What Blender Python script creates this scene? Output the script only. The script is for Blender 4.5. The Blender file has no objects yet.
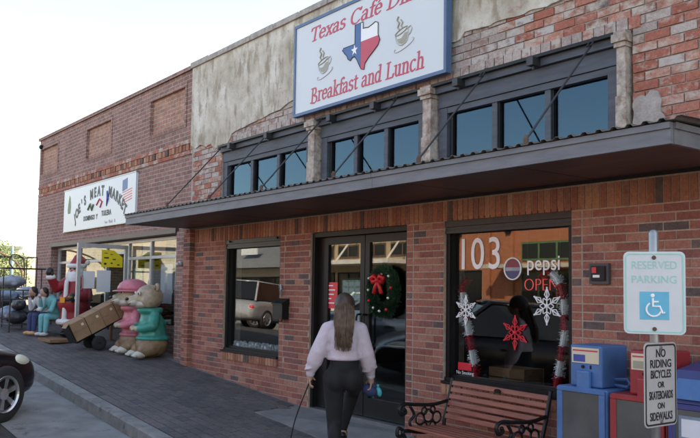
import bpy, bmesh, math, random
from mathutils import Vector, Matrix, Euler
R = math.radians
random.seed(7)
scene = bpy.context.scene
COL = scene.collection

# ------------------------------------------------------------------ camera
CAM = Vector((0.0, -5.316, 1.6)); YAW, PIT, ROL, FPX = 0.92395, 0.06833, 0.01524, 800.1
fw = Vector((-math.sin(YAW)*math.cos(PIT), math.cos(YAW)*math.cos(PIT), math.sin(PIT)))
rt = Vector((math.cos(YAW), math.sin(YAW), 0)); up = rt.cross(fw)
cr, sr = math.cos(ROL), math.sin(ROL)
RT = cr*rt + sr*up; UP = -sr*rt + cr*up
cd = bpy.data.cameras.new("camera"); cam = bpy.data.objects.new("camera", cd); COL.objects.link(cam)
cam.matrix_world = Matrix(((RT.x, UP.x, -fw.x, CAM.x), (RT.y, UP.y, -fw.y, CAM.y), (RT.z, UP.z, -fw.z, CAM.z), (0, 0, 0, 1)))
cd.sensor_width = 36; cd.lens = 36*FPX/700; cd.shift_y = 17.5/700; cd.clip_end = 3000; cd.clip_start = .05
scene.camera = cam
def project(p):
    d = Vector(p)-CAM; z = d.dot(fw)
    if z < .1: return None
    return 350+FPX*d.dot(RT)/z, 236.5-FPX*d.dot(UP)/z, z

# ------------------------------------------------------------------ sky, sun, exposure
SUN_AZ, SUN_EL = R(35), R(36)      # azimuth from +y towards +x : the sun stands behind the building
world = bpy.data.worlds.new("World"); scene.world = world; world.use_nodes = True
wn = world.node_tree; wn.nodes.clear()
sky = wn.nodes.new("ShaderNodeTexSky"); sky.sky_type = 'NISHITA'; sky.sun_disc = False
sky.sun_elevation = SUN_EL; sky.sun_rotation = SUN_AZ; sky.air_density = 1.0; sky.dust_density = 1.3; sky.ozone_density = 1.0
bg = wn.nodes.new("ShaderNodeBackground"); bg.inputs[1].default_value = 0.15
wo = wn.nodes.new("ShaderNodeOutputWorld"); wn.links.new(sky.outputs[0], bg.inputs[0]); wn.links.new(bg.outputs[0], wo.inputs[0])
sl = bpy.data.lights.new("sun", 'SUN'); sl.energy = 3.6; sl.angle = R(.53); sl.color = (1, .93, .82)
so = bpy.data.objects.new("sun", sl); COL.objects.link(so)
sdir = Vector((math.sin(SUN_AZ)*math.cos(SUN_EL), math.cos(SUN_AZ)*math.cos(SUN_EL), math.sin(SUN_EL)))
so.rotation_euler = (-sdir).to_track_quat('-Z', 'Y').to_euler(); so.location = (10, 20, 30)
scene.view_settings.view_transform = 'Standard'; scene.view_settings.look = 'None'
scene.view_settings.exposure = 1.82; scene.view_settings.gamma = 1.0
scene.view_settings.use_white_balance = True; scene.view_settings.white_balance_temperature = 8000    # white balance set for open shade
scene.render.resolution_x = 1024; scene.render.resolution_y = 641

# ------------------------------------------------------------------ materials
MATS = {}
def nodes(name):
    m = bpy.data.materials.new(name); m.use_nodes = True; nt = m.node_tree
    return m, nt, nt.nodes["Principled BSDF"]
def ramp(nt, stops, interp='LINEAR'):
    r = nt.nodes.new("ShaderNodeValToRGB"); e = r.color_ramp; e.interpolation = interp
    while len(e.elements) < len(stops): e.elements.new(.5)
    for i, (p, c) in enumerate(stops):
        e.elements[i].position = p; e.elements[i].color = (*c, 1) if len(c) == 3 else c
    return r
def mixc(nt, a, b, f, mode='MIX'):
    n = nt.nodes.new("ShaderNodeMix"); n.data_type = 'RGBA'; n.blend_type = mode
    for s, v in ((n.inputs[6], a), (n.inputs[7], b), (n.inputs[0], f)):
        if hasattr(v, 'links') or hasattr(v, 'is_linked'): nt.links.new(v, s)
        elif isinstance(v, (int, float)): s.default_value = v
        else: s.default_value = (*v, 1)
    return n.outputs[2]
def noise(nt, scale, detail=4, rough=.55, coord='Object', vec_scale=None):
    n = nt.nodes.new("ShaderNodeTexNoise"); n.inputs['Scale'].default_value = scale
    n.inputs['Detail'].default_value = detail; n.inputs['Roughness'].default_value = rough
    if coord == 'World':
        g = nt.nodes.new("ShaderNodeNewGeometry"); v = g.outputs['Position']
    else:
        g = nt.nodes.new("ShaderNodeTexCoord"); v = g.outputs['Object']
    if vec_scale:
        mp = nt.nodes.new("ShaderNodeVectorMath"); mp.operation = 'MULTIPLY'; mp.inputs[1].default_value = vec_scale
        nt.links.new(v, mp.inputs[0]); v = mp.outputs[0]
    nt.links.new(v, n.inputs['Vector'])
    return n.outputs['Fac']
def bump(nt, b, h, strength, dist=.01):
    n = nt.nodes.new("ShaderNodeBump"); n.inputs['Strength'].default_value = strength; n.inputs['Distance'].default_value = dist
    nt.links.new(h, n.inputs['Height']); nt.links.new(n.outputs[0], b.inputs['Normal'])
def M(name, col, rough=.6, metal=0, var=.18, scale=9, bp=0, bscale=60, emit=0, coord='World', spec=None, dirt=None, stretch=None):
    m, nt, b = nodes(name)
    b.inputs['Roughness'].default_value = rough; b.inputs['Metallic'].default_value = metal
    if spec is not None: b.inputs['Specular IOR Level'].default_value = spec
    if var > 0:
        f = noise(nt, scale, 5, .6, coord, stretch)
        r = ramp(nt, [(.3, tuple(c*(1-var) for c in col)), (.7, tuple(min(1, c*(1+var)) for c in col))])
        nt.links.new(f, r.inputs[0]); out = r.outputs[0]
        if dirt:
            d = noise(nt, dirt[1], 6, .7, coord, stretch); rr = ramp(nt, [(dirt[2], (0, 0, 0)), (dirt[2]+.12, (1, 1, 1))]); nt.links.new(d, rr.inputs[0])
            out = mixc(nt, out, dirt[0], rr.outputs[0])
        nt.links.new(out, b.inputs['Base Color'])
    else: b.inputs['Base Color'].default_value = (*col, 1)
    if bp: bump(nt, b, noise(nt, bscale, 5, .6, coord), bp)
    if emit:
        b.inputs['Emission Color'].default_value = (*col, 1); b.inputs['Emission Strength'].default_value = emit
    MATS[name] = m
    return m
def brick_mat(name, stops, wash=None, noise_amt=.35, rough=.85):
    m, nt, b = nodes(name); b.inputs['Roughness'].default_value = rough; b.inputs['Specular IOR Level'].default_value = .25
    g = nt.nodes.new("ShaderNodeNewGeometry"); oi = nt.nodes.new("ShaderNodeObjectInfo")
    a = nt.nodes.new("ShaderNodeMath"); a.operation = 'ADD'; nt.links.new(g.outputs['Random Per Island'], a.inputs[0]); nt.links.new(oi.outputs['Random'], a.inputs[1])
    f = nt.nodes.new("ShaderNodeMath"); f.operation = 'FRACT'; nt.links.new(a.outputs[0], f.inputs[0])
    r = ramp(nt, stops, 'CONSTANT'); nt.links.new(f.outputs[0], r.inputs[0])
    n1 = noise(nt, 28, 6, .65, 'World'); sp = ramp(nt, [(.25, (1-noise_amt,)*3), (.75, (1+noise_amt*.6,)*3)]); nt.links.new(n1, sp.inputs[0])
    out = mixc(nt, r.outputs[0], sp.outputs[0], 1.0, 'MULTIPLY')
    n9 = noise(nt, 90, 4, .7, 'World'); s9 = ramp(nt, [(.32, (.72, .74, .78)), (.68, (1.22, 1.2, 1.16))]); nt.links.new(n9, s9.inputs[0]); out = mixc(nt, out, s9.outputs[0], 1.0, 'MULTIPLY')
    n8 = noise(nt, 1.4, 4, .6, 'World'); s8 = ramp(nt, [(.32, (.84, .82, .82)), (.68, (1.12, 1.12, 1.12))]); nt.links.new(n8, s8.inputs[0]); out = mixc(nt, out, s8.outputs[0], 1.0, 'MULTIPLY')
    if wash:
        col, lo, hi, sc = wash
        n2 = noise(nt, sc, 7, .7, 'World', (1, 1, 1.6)); 
        ad = nt.nodes.new("ShaderNodeMath"); ad.operation = 'MULTIPLY_ADD'; ad.inputs[1].default_value = .22; nt.links.new(f.outputs[0], ad.inputs[0]); nt.links.new(n2, ad.inputs[2])
        rw = ramp(nt, [(lo, (0, 0, 0)), (hi, (1, 1, 1))]); nt.links.new(ad.outputs[0], rw.inputs[0])
        out = mixc(nt, out, col, rw.outputs[0])
        n3 = noise(nt, 2.2, 6, .7, 'World'); r3 = ramp(nt, [(.6, (0, 0, 0)), (.72, (.75, .75, .75))]); nt.links.new(n3, r3.inputs[0])
        out = mixc(nt, out, (.09, .075, .07), r3.outputs[0])
    nt.links.new(out, b.inputs['Base Color']); bump(nt, b, n1, .5, .006)
    MATS[name] = m; return m
brick_mat('brick_new', [(0, (.37, .14, .105)), (.14, (.41, .165, .12)), (.28, (.32, .12, .095)), (.42, (.44, .19, .14)), (.56, (.36, .145, .115)), (.70, (.29, .12, .105)), (.80, (.45, .215, .16)), (.92, (.15, .11, .105)), (.965, (.20, .135, .12))])
brick_mat('brick_soldier', [(0, (.42, .185, .115)), (.2, (.48, .25, .155)), (.38, (.36, .15, .10)), (.55, (.45, .22, .14)), (.72, (.34, .16, .115)), (.84, (.50, .29, .19)), (.94, (.15, .11, .095))])
brick_mat('brick_old', [(0, (.42, .155, .11)), (.2, (.46, .19, .14)), (.4, (.38, .135, .095)), (.6, (.48, .23, .17)), (.8, (.40, .18, .135)), (.93, (.30, .15, .115))], wash=((.52, .46, .40), .60, .78, 9.0), noise_amt=.3)
brick_mat('brick_old_pale', [(0, (.44, .36, .33)), (.3, (.50, .42, .38)), (.55, (.36, .25, .22)), (.8, (.42, .20, .16)), (.93, (.33, .27, .25))], wash=((.50, .47, .44), .58, .72, 9.0), noise_amt=.3)
brick_mat('paver', [(0, (.135, .122, .12)), (.25, (.15, .132, .128)), (.5, (.125, .114, .114)), (.7, (.16, .136, .13)), (.9, (.11, .104, .106))], noise_amt=.35)
M('mortar', (.42, .325, .26), .95, var=.2, scale=30, bp=.4)
M('mortar_old', (.40, .36, .33), .95, var=.25, scale=14, bp=.6)
def brick_texture(name, c1, c2, cm, dark):
    m, nt, b = nodes(name); b.inputs['Roughness'].default_value = .9
    g = nt.nodes.new("ShaderNodeNewGeometry"); sx = nt.nodes.new("ShaderNodeSeparateXYZ"); nt.links.new(g.outputs['Position'], sx.inputs[0])
    ad = nt.nodes.new("ShaderNodeMath"); ad.operation = 'ADD'; nt.links.new(sx.outputs[0], ad.inputs[0]); nt.links.new(sx.outputs[1], ad.inputs[1])
    cb = nt.nodes.new("ShaderNodeCombineXYZ"); nt.links.new(ad.outputs[0], cb.inputs[0]); nt.links.new(sx.outputs[2], cb.inputs[1])
    bt = nt.nodes.new("ShaderNodeTexBrick"); nt.links.new(cb.outputs[0], bt.inputs['Vector'])
    bt.inputs['Scale'].default_value = 1; bt.inputs['Brick Width'].default_value = .205; bt.inputs['Row Height'].default_value = .0685; bt.inputs['Mortar Size'].default_value = .0075
    bt.inputs['Color1'].default_value = (*c1, 1); bt.inputs['Color2'].default_value = (*c2, 1); bt.inputs['Mortar'].default_value = (*cm, 1)
    n = noise(nt, 6, 6, .7, 'World'); r = ramp(nt, [(.3, (1-dark,)*3), (.7, (1.15,)*3)]); nt.links.new(n, r.inputs[0])
    n2 = noise(nt, 35, 3, .6, 'World', (1, 1, 3)); r2 = ramp(nt, [(.3, (.65,)*3), (.7, (1.3,)*3)]); nt.links.new(n2, r2.inputs[0])
    o = mixc(nt, bt.outputs['Color'], r.outputs[0], 1.0, 'MULTIPLY'); o = mixc(nt, o, r2.outputs[0], 1.0, 'MULTIPLY')
    nt.links.new(o, b.inputs['Base Color'])
    inv = nt.nodes.new("ShaderNodeMath"); inv.operation = 'SUBTRACT'; inv.inputs[0].default_value = 1; nt.links.new(bt.outputs['Fac'], inv.inputs[1])
    bump(nt, b, inv.outputs[0], .6, .008)
    MATS[name] = m; return m
brick_texture('brick_brown', (.37, .195, .16), (.26, .135, .115), (.42, .35, .31), .3)
brick_texture('brick_panel', (.48, .25, .17), (.38, .19, .14), (.46, .38, .33), .35)
brick_texture('brick_orange', (.48, .145, .065), (.40, .115, .05), (.42, .27, .19), .25)
brick_texture('brick_tan', (.50, .38, .24), (.44, .33, .20), (.5, .42, .32), .2)
def plaster_mat():
    m, nt, b = nodes('plaster'); b.inputs['Roughness'].default_value = .95
    n1 = noise(nt, 2.0, 8, .66, 'World'); r1 = ramp(nt, [(.28, (.30, .25, .19)), (.40, (.47, .42, .34)), (.50, (.60, .56, .475)), (.62, (.74, .71, .64))]); nt.links.new(n1, r1.inputs[0])
    n2 = noise(nt, 6.5, 6, .7, 'World', (1, 1, .35)); r2 = ramp(nt, [(.50, (0, 0, 0)), (.62, (.8, .8, .8))]); nt.links.new(n2, r2.inputs[0])
    o = mixc(nt, r1.outputs[0], (.30, .235, .17), r2.outputs[0])
    n3 = noise(nt, 16, 7, .75, 'World'); r3 = ramp(nt, [(.57, (0, 0, 0)), (.64, (.7, .7, .7))]); nt.links.new(n3, r3.inputs[0])
    o = mixc(nt, o, (.30, .265, .225), r3.outputs[0])
    n4 = noise(nt, 2.3, 7, .7, 'World', (.8, 1, 1.5)); r4 = ramp(nt, [(.64, (0, 0, 0)), (.70, (.8, .8, .8))]); nt.links.new(n4, r4.inputs[0])
    o = mixc(nt, o, (.38, .22, .18), r4.outputs[0])
    nt.links.new(o, b.inputs['Base Color']); bump(nt, b, n3, .5, .01); MATS['plaster'] = m
plaster_mat()
def glass_mat(name, tint, f0, rough=0.0, gcol=(1, 1, 1)):
    m = bpy.data.materials.new(name); m.use_nodes = True; nt = m.node_tree; nt.nodes.clear()
    o = nt.nodes.new("ShaderNodeOutputMaterial"); mx = nt.nodes.new("ShaderNodeMixShader")
    t = nt.nodes.new("ShaderNodeBsdfTransparent"); t.inputs[0].default_value = (*tint, 1)
    g = nt.nodes.new("ShaderNodeBsdfGlossy"); g.inputs['Roughness'].default_value = rough; g.inputs[0].default_value = (*gcol, 1)
    lw = nt.nodes.new("ShaderNodeLayerWeight"); lw.inputs[0].default_value = .5
    p = nt.nodes.new("ShaderNodeMath"); p.operation = 'POWER'; p.inputs[1].default_value = 5; nt.links.new(lw.outputs['Facing'], p.inputs[0])
    a = nt.nodes.new("ShaderNodeMath"); a.operation = 'MULTIPLY_ADD'; a.inputs[1].default_value = 1-f0; a.inputs[2].default_value = f0; nt.links.new(p.outputs[0], a.inputs[0])
    nt.links.new(a.outputs[0], mx.inputs[0]); nt.links.new(t.outputs[0], mx.inputs[1]); nt.links.new(g.outputs[0], mx.inputs[2]); nt.links.new(mx.outputs[0], o.inputs[0])
    MATS[name] = m; return m
glass_mat('glass', (.80, .83, .83), .075)
glass_mat('glass_clear', (.90, .93, .92), .05)
glass_mat('glass_sky', (.45, .5, .52), .06, gcol=(.46, .74, .98))
M('concrete', (.21, .205, .20), .9, var=.25, scale=3, bp=.25, bscale=50, dirt=((.09, .085, .08), 5, .58))
M('kerb_concrete', (.22, .21, .20), .9, var=.25, scale=5, bp=.3, dirt=((.11, .10, .095), 7, .55))
M('asphalt', (.055, .053, .052), .92, var=.35, scale=40, bp=.6, bscale=120, dirt=((.035, .033, .032), 2.2, .55))
M('far_ground', (.22, .20, .16), .95, var=.3, scale=.4)
M('paint_line', (.7, .7, .68), .7, var=.15, scale=10)
M('black_frame', (.010, .010, .011), .45, var=.3, scale=20, spec=.3)
M('bronze_frame', (.012, .011, .011), .45, var=.25, scale=12, spec=.3)
M('shutter_grey', (.035, .034, .034), .5, var=.2, scale=14)
M('slate_paint', (.072, .088, .112), .62, var=.25, scale=7, bp=.15, dirt=((.14, .15, .17), 11, .62), stretch=(.4, 1, 3))
M('fascia_paint', (.165, .175, .195), .6, var=.2, scale=6, dirt=((.11, .115, .125), 9, .58), stretch=(.5, 1, 3))
M('soffit', (.085, .050, .042), .5, var=.3, scale=5, stretch=(.6, 3, 1))
M('corrugated', (.13, .125, .12), .5, .4, var=.3, scale=9)
M('column_paint', (.46, .40, .345), .9, var=.4, scale=14, bp=.8, bscale=30, dirt=((.28, .19, .15), 10, .50))
M('rod', (.05, .05, .055), .5, .5, var=.2)
M('sign_white', (.66, .70, .73), .35, var=.02, scale=2)
M('sign_blue', (.07, .14, .27), .45, var=.1)
M('sign_red', (.60, .06, .11), .45, var=.05)
M('flag_blue', (.045, .13, .33), .45, var=.06)
M('flag_white', (.9, .91, .92), .4, var=0)
M('ink', (.02, .02, .025), .5, var=0)
M('cup_olive', (.36, .34, .26), .5, var=.1)
M('cup_grey', (.52, .53, .52), .5, var=.1)
M('white_vinyl', (.92, .92, .93), .4, var=0, emit=.0)
M('neon_red', (1.0, .12, .13), .4, var=0, emit=.24)
M('vinyl_red', (.75, .03, .05), .4, var=0)
M('vinyl_blue', (.05, .09, .35), .4, var=0)
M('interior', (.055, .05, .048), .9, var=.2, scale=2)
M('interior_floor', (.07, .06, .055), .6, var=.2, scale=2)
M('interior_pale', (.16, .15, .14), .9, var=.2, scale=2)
M('wood_crate', (.23, .12, .055), .7, var=.3, scale=8, stretch=(1, 1, 6))
M('bench_wood', (.30, .10, .065), .5, var=.25, scale=9, bp=.1, stretch=(.5, 4, 4))
M('cast_iron', (.014, .014, .015), .42, .3, var=.2)
M('sky_blue_box', (.06, .165, .37), .5, var=.2, scale=5, dirt=((.15, .21, .31), 22, .60))
M('red_box', (.34, .035, .04), .45, var=.12, scale=5, dirt=((.36, .12, .10), 22, .60))
M('navy_box', (.045, .055, .19), .45, var=.12, scale=8)
M('box_pane', (.11, .115, .11), .15, var=.2, scale=4)
M('cream_label', (.70, .62, .45), .6, var=.05)
M('grey_metal', (.32, .33, .34), .38, .7, var=.15)
M('dark_grey', (.06, .06, .065), .5, var=.1)
M('sign_metal', (.52, .54, .55), .45, .3, var=.08, scale=6)
M('sign_reflective', (.62, .66, .68), .4, var=.04, scale=8)
M('sign_green', (.30, .66, .60), .5, var=.06, scale=30)
M('sign_cyan', (.10, .47, .66), .5, var=.06)
M('skin', (.46, .27, .20), .55, var=.06)
M('lilac_knit', (.60, .52, .58), .95, var=.08, scale=20, bp=1.0, bscale=14)
M('black_cloth', (.012, .012, .014), .85, var=.2)
M('hair_brown', (.055, .032, .022), .5, var=.6, scale=26, stretch=(1, 1, .12))
M('hair_dark', (.025, .017, .013), .6, var=.4, scale=30, stretch=(1, 1, .15))
M('navy_cloth', (.03, .045, .13), .7, var=.15)
M('teal_cloth', (.13, .40, .42), .8, var=.15)
M('white_cloth', (.62, .63, .66), .85, var=.06)
M('teal_plastic', (.03, .42, .50), .4, var=.05)
M('paper', (.72, .75, .80), .8, var=.04)
M('paper_green', (.36, .60, .42), .8, var=.4, scale=22)
M('poster_yellow', (.85, .68, .03), .7, var=.06)
M('poster_orange', (.70, .40, .20), .7, var=.3, scale=2.5)
M('aluminium', (.48, .50, .52), .4, .35, var=.1)
M('statue_green', (.035, .31, .25), .35, var=.25, scale=6, dirt=((.05, .17, .14), 14, .58))
M('statue_pink', (.56, .17, .22), .35, var=.25, scale=6, dirt=((.36, .13, .14), 14, .58))
M('statue_tan', (.43, .35, .25), .45, var=.35, scale=9, dirt=((.28, .20, .13), 12, .58))
M('statue_brown', (.26, .165, .09), .5, var=.4, scale=9, dirt=((.14, .09, .05), 12, .58))
M('statue_cream', (.60, .56, .48), .6, var=.12, scale=8)
M('statue_red', (.30, .018, .026), .5, var=.12, scale=8)
M('statue_white', (.70, .70, .70), .7, var=.08, scale=10)
M('statue_black', (.015, .015, .016), .4, var=.1)
M('brass', (.5, .33, .08), .35, .8, var=.1)
M('cardboard', (.31, .19, .11), .85, var=.15, scale=6, dirt=((.22, .13, .08), 12, .6))
M('wicker', (.12, .085, .06), .85, var=.4, scale=40, bp=.4)
M('rubber', (.018, .018, .019), .8, var=.2)
M('bag_grey', (.30, .34, .40), .45, var=.25, scale=9)
M('bag_dark', (.03, .032, .038), .45, var=.3, scale=9)
M('bag_blue', (.20, .27, .36), .45, var=.25, scale=9)
M('car_dark', (.012, .009, .013), .18, .3, var=0)
M('car_red', (.28, .02, .02), .25, .2, var=0); M('car_silver', (.45, .46, .48), .25, .5, var=0); M('car_white', (.75, .75, .74), .25, 0, var=0); M('car_blue', (.10, .14, .2), .22, .5, var=0)
M('car_glass', (.012, .014, .016), .06, 0, var=0)
M('rim_alloy', (.50, .50, .52), .3, .75, var=.1)
M('lamp_lens', (.62, .60, .50), .12, 0, var=.05)
M('needles', (.018, .06, .028), .6, var=.5, scale=18)
M('ribbon_red', (.62, .015, .02), .45, var=.15)
M('bauble', (.75, .72, .68), .2, .5, var=.05)
M('tinsel_red', (.40, .012, .03), .3, .3, var=.3, scale=40)
M('tinsel_white', (.93, .94, .96), .35, .1, var=.12, scale=40)
M('cotton', (.60, .61, .62), .95, var=.2, scale=30)
M('leaf', (.075, .12, .03), .6, var=.5, scale=3); M('leaf_pale', (.14, .17, .07), .6, var=.4, scale=3)
M('bark', (.12, .09, .065), .9, var=.3, scale=14, bp=.5)
M('green_frame', (.09, .17, .08), .5, var=.1)
M('roof_slate', (.16, .17, .18), .8, var=.25, scale=3)
M('stucco', (.55, .50, .42), .9, var=.12, scale=2)
M('coping', (.70, .68, .64), .8, var=.12, scale=4)
M('rust', (.12, .075, .055), .8, var=.3, scale=10)
M('lawn', (.10, .13, .045), .95, var=.35, scale=1.2)

# ------------------------------------------------------------------ mesh helpers
class MB:
    def __init__(s): s.v = []; s.f = []
    def add(s, vs, fs):
        o = len(s.v); s.v += [tuple(v) for v in vs]; s.f += [tuple(i+o for i in f) for f in fs]; return s
    def box(s, x0, x1, y0, y1, z0, z1):
        return s.add([(x0,y0,z0),(x1,y0,z0),(x1,y1,z0),(x0,y1,z0),(x0,y0,z1),(x1,y0,z1),(x1,y1,z1),(x0,y1,z1)],
                     [(3,2,1,0),(4,5,6,7),(0,1,5,4),(1,2,6,5),(2,3,7,6),(3,0,4,7)])
    def obox(s, c, size, rot=(0,0,0)):
        m = Euler(rot).to_matrix(); c = Vector(c); a, b, d = (q/2 for q in size)
        vs = [c+m@Vector((sx*a, sy*b, sz*d)) for sz in (-1,1) for sx, sy in ((-1,-1),(1,-1),(1,1),(-1,1))]
        return s.add(vs, [(3,2,1,0),(4,5,6,7),(0,1,5,4),(1,2,6,5),(2,3,7,6),(3,0,4,7)])
    def tube(s, pts, r, n=8, cap=True, closed=False):
        pts = [Vector(p) for p in pts]; N = len(pts); rr = r if isinstance(r, (list, tuple)) else [r]*N
        vs = []; ref = None
        for i, p in enumerate(pts):
            t = (pts[(i+1) % N]-pts[i-1]) if closed else (pts[min(i+1, N-1)]-pts[max(i-1, 0)])
            t = t.normalized() if t.length > 1e-9 else Vector((0,0,1))
            if ref is None: ref = Vector((0,0,1)) if abs(t.z) < .9 else Vector((1,0,0))
            a = t.cross(ref).normalized(); b = a.cross(t).normalized(); ref = b
            vs += [p+(a*math.cos(q*2*math.pi/n)+b*math.sin(q*2*math.pi/n))*rr[i] for q in range(n)]
        fs = []
        for i in range(N if closed else N-1):
            j = (i+1) % N
            fs += [(i*n+q, i*n+(q+1) % n, j*n+(q+1) % n, j*n+q) for q in range(n)]
        if cap and not closed: fs += [tuple(range(n-1, -1, -1)), tuple((N-1)*n+q for q in range(n))]
        return s.add(vs, fs)
    def lathe(s, prof, c=(0,0,0), n=24, axis='z', cap=True):
        vs = []; c = Vector(c)
        for r, h in prof:
            for q in range(n):
                a = q*2*math.pi/n; x, y = r*math.cos(a), r*math.sin(a)
                vs.append(c+Vector({'z': (x,y,h), 'y': (x,h,-y), 'x': (h,x,y)}[axis]))
        fs = [(i*n+q, i*n+(q+1) % n, (i+1)*n+(q+1) % n, (i+1)*n+q) for i in range(len(prof)-1) for q in range(n)]
        if cap: fs += [tuple(range(n-1,-1,-1)), tuple((len(prof)-1)*n+q for q in range(n))]
        return s.add(vs, fs)
    def ell(s, c, r, n=16, m=10, rot=None):
        c = Vector(c); vs = [Vector((0,0,-1))]; 
        for i in range(1, m):
            t = -math.pi/2+math.pi*i/m
            vs += [Vector((math.cos(t)*math.cos(2*math.pi*q/n), math.cos(t)*math.sin(2*math.pi*q/n), math.sin(t))) for q in range(n)]
        vs.append(Vector((0,0,1)))
        mt = Euler(rot).to_matrix() if rot else Matrix.Identity(3)
        r = (r,)*3 if isinstance(r, (int, float)) else r
        vs = [c+mt@Vector((v.x*r[0], v.y*r[1], v.z*r[2])) for v in vs]
        fs = [(0, 1+(q+1) % n, 1+q) for q in range(n)]
        for i in range(m-2): fs += [(1+i*n+q, 1+i*n+(q+1) % n, 1+(i+1)*n+(q+1) % n, 1+(i+1)*n+q) for q in range(n)]
        L = len(vs)-1; fs += [(1+(m-2)*n+q, 1+(m-2)*n+(q+1) % n, L) for q in range(n)]
        return s.add(vs, fs)
    def cap(s, p0, r0, p1, r1, n=14):
        p0, p1 = Vector(p0), Vector(p1); d = p1-p0; L = d.length; t = d.normalized()
        pts = []; rr = []
        for k in range(5): a = math.pi/2*(1-k/5); pts.append(p0-t*r0*math.sin(a)); rr.append(max(.001, r0*math.cos(a)))
        pts += [p0, p1]; rr += [r0, r1]
        for k in range(1, 6): a = math.pi/2*k/5; pts.append(p1+t*r1*math.sin(a)); rr.append(max(.001, r1*math.cos(a)))
        # explicit rings with a constant frame
        ref = Vector((0,0,1)) if abs(t.z) < .9 else Vector((1,0,0)); a = t.cross(ref).normalized(); b = t.cross(a).normalized()
        vs = [p+(a*math.cos(q*2*math.pi/n)+b*math.sin(q*2*math.pi/n))*r for p, r in zip(pts, rr) for q in range(n)]
        N = len(pts); fs = [(i*n+q, i*n+(q+1) % n, (i+1)*n+(q+1) % n, (i+1)*n+q) for i in range(N-1) for q in range(n)]
        fs += [tuple(range(n-1,-1,-1)), tuple((N-1)*n+q for q in range(n))]
        return s.add(vs, fs)
    def prism(s, poly, y0, y1):       # polygon in (x,z) extruded along y
        n = len(poly)
        a = sum(poly[i][0]*poly[(i+1) % n][1]-poly[(i+1) % n][0]*poly[i][1] for i in range(n))
        if a < 0: poly = poly[::-1]
        vs = [(x, y0, z) for x, z in poly]+[(x, y1, z) for x, z in poly]
        return s.add(vs, [tuple(range(n)), tuple(range(2*n-1, n-1, -1))]+[(i, n+i, n+(i+1) % n, (i+1) % n) for i in range(n)])
    def move(s, mat):
        s.v = [tuple(mat@Vector(v)) for v in s.v]; return s
    def build(s, name, mat, parent=None, smooth=False, loc=None, world=False, fix=True):
        me = bpy.data.meshes.new(name)
        vs = s.v
        if world and parent is not None:
            o = root_of(parent).location; vs = [(a-o.x, b-o.y, c-o.z) for a, b, c in vs]
        me.from_pydata(vs, [], s.f)
        if fix:
            bm = bmesh.new(); bm.from_mesh(me); bmesh.ops.recalc_face_normals(bm, faces=bm.faces); bm.to_mesh(me); bm.free()
        if smooth: me.polygons.foreach_set('use_smooth', [True]*len(me.polygons))
        me.materials.append(MATS[mat]); me.update()
        ob = bpy.data.objects.new(name, me); COL.objects.link(ob)
        if parent is not None: ob.parent = parent
        if loc: ob.location = loc
        return ob
def root_of(o):
    while o.parent: o = o.parent
    return o
def tag(o, label=None, cat=None, group=None, kind=None):
    if label: o['label'] = label
    if cat: o['category'] = cat
    if group: o['group'] = group
    if kind: o['kind'] = kind
    return o
def thing(name, label, cat, loc=(0,0,0), rz=0, group=None):
    o = bpy.data.objects.new(name, None); COL.objects.link(o); o.location = loc; o.rotation_euler = (0,0,rz); o.empty_display_size = .2
    return tag(o, label, cat, group)
def smooth_angle(ob, deg=40):
    me = ob.data; me.polygons.foreach_set('use_smooth', [True]*len(me.polygons)); me.set_sharp_from_angle(angle=R(deg))
    return ob
def modmesh(ob, mods):
    for t, kw in mods:
        m = ob.modifiers.new(t, t)
        for k, v in kw.items(): setattr(m, k, v)
    dg = bpy.context.evaluated_depsgraph_get(); me = bpy.data.meshes.new_from_object(ob.evaluated_get(dg))
    ob.modifiers.clear(); ob.data = me
    return ob
def blob(mb, name, mat, parent, voxel=.02, smooth=4, world=False):
    ob = mb.build(name, mat, parent, True, world=world)
    modmesh(ob, [('REMESH', dict(mode='VOXEL', voxel_size=voxel)), ('SMOOTH', dict(factor=.5, iterations=smooth))])
    ob.data.polygons.foreach_set('use_smooth', [True]*len(ob.data.polygons))
    if not ob.data.materials: ob.data.materials.append(MATS[mat])
    return ob
def text(s, size, mat, parent, name='lettering', loc=(0,0,0), rot=(math.pi/2,0,0), ext=.002, align='CENTER', sx=1, bold=0, shear=0, world=False, valign='CENTER', space=1):
    c = bpy.data.curves.new(name, 'FONT'); c.body = s; c.size = size; c.extrude = ext; c.align_x = align; c.align_y = valign; c.offset = bold; c.shear = shear; c.space_character = space
    c.resolution_u = 4
    t = bpy.data.objects.new(name, c); COL.objects.link(t)
    dg = bpy.context.evaluated_depsgraph_get(); me = bpy.data.meshes.new_from_object(t.evaluated_get(dg)); bpy.data.objects.remove(t)
    mt = Matrix.Translation(Vector(loc)) @ Euler(rot).to_matrix().to_4x4() @ Matrix.Diagonal((sx,1,1,1))
    if world: mt = Matrix.Translation(-root_of(parent).location) @ mt
    me.transform(mt); me.materials.clear(); me.materials.append(MATS[mat])
    o = bpy.data.objects.new(name, me); COL.objects.link(o); o.parent = parent
    return o
def copy_tree(o, parent=None):
    c = o.copy(); COL.objects.link(c); c.parent = parent
    for ch in o.children: copy_tree(ch, c)
    return c

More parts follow.
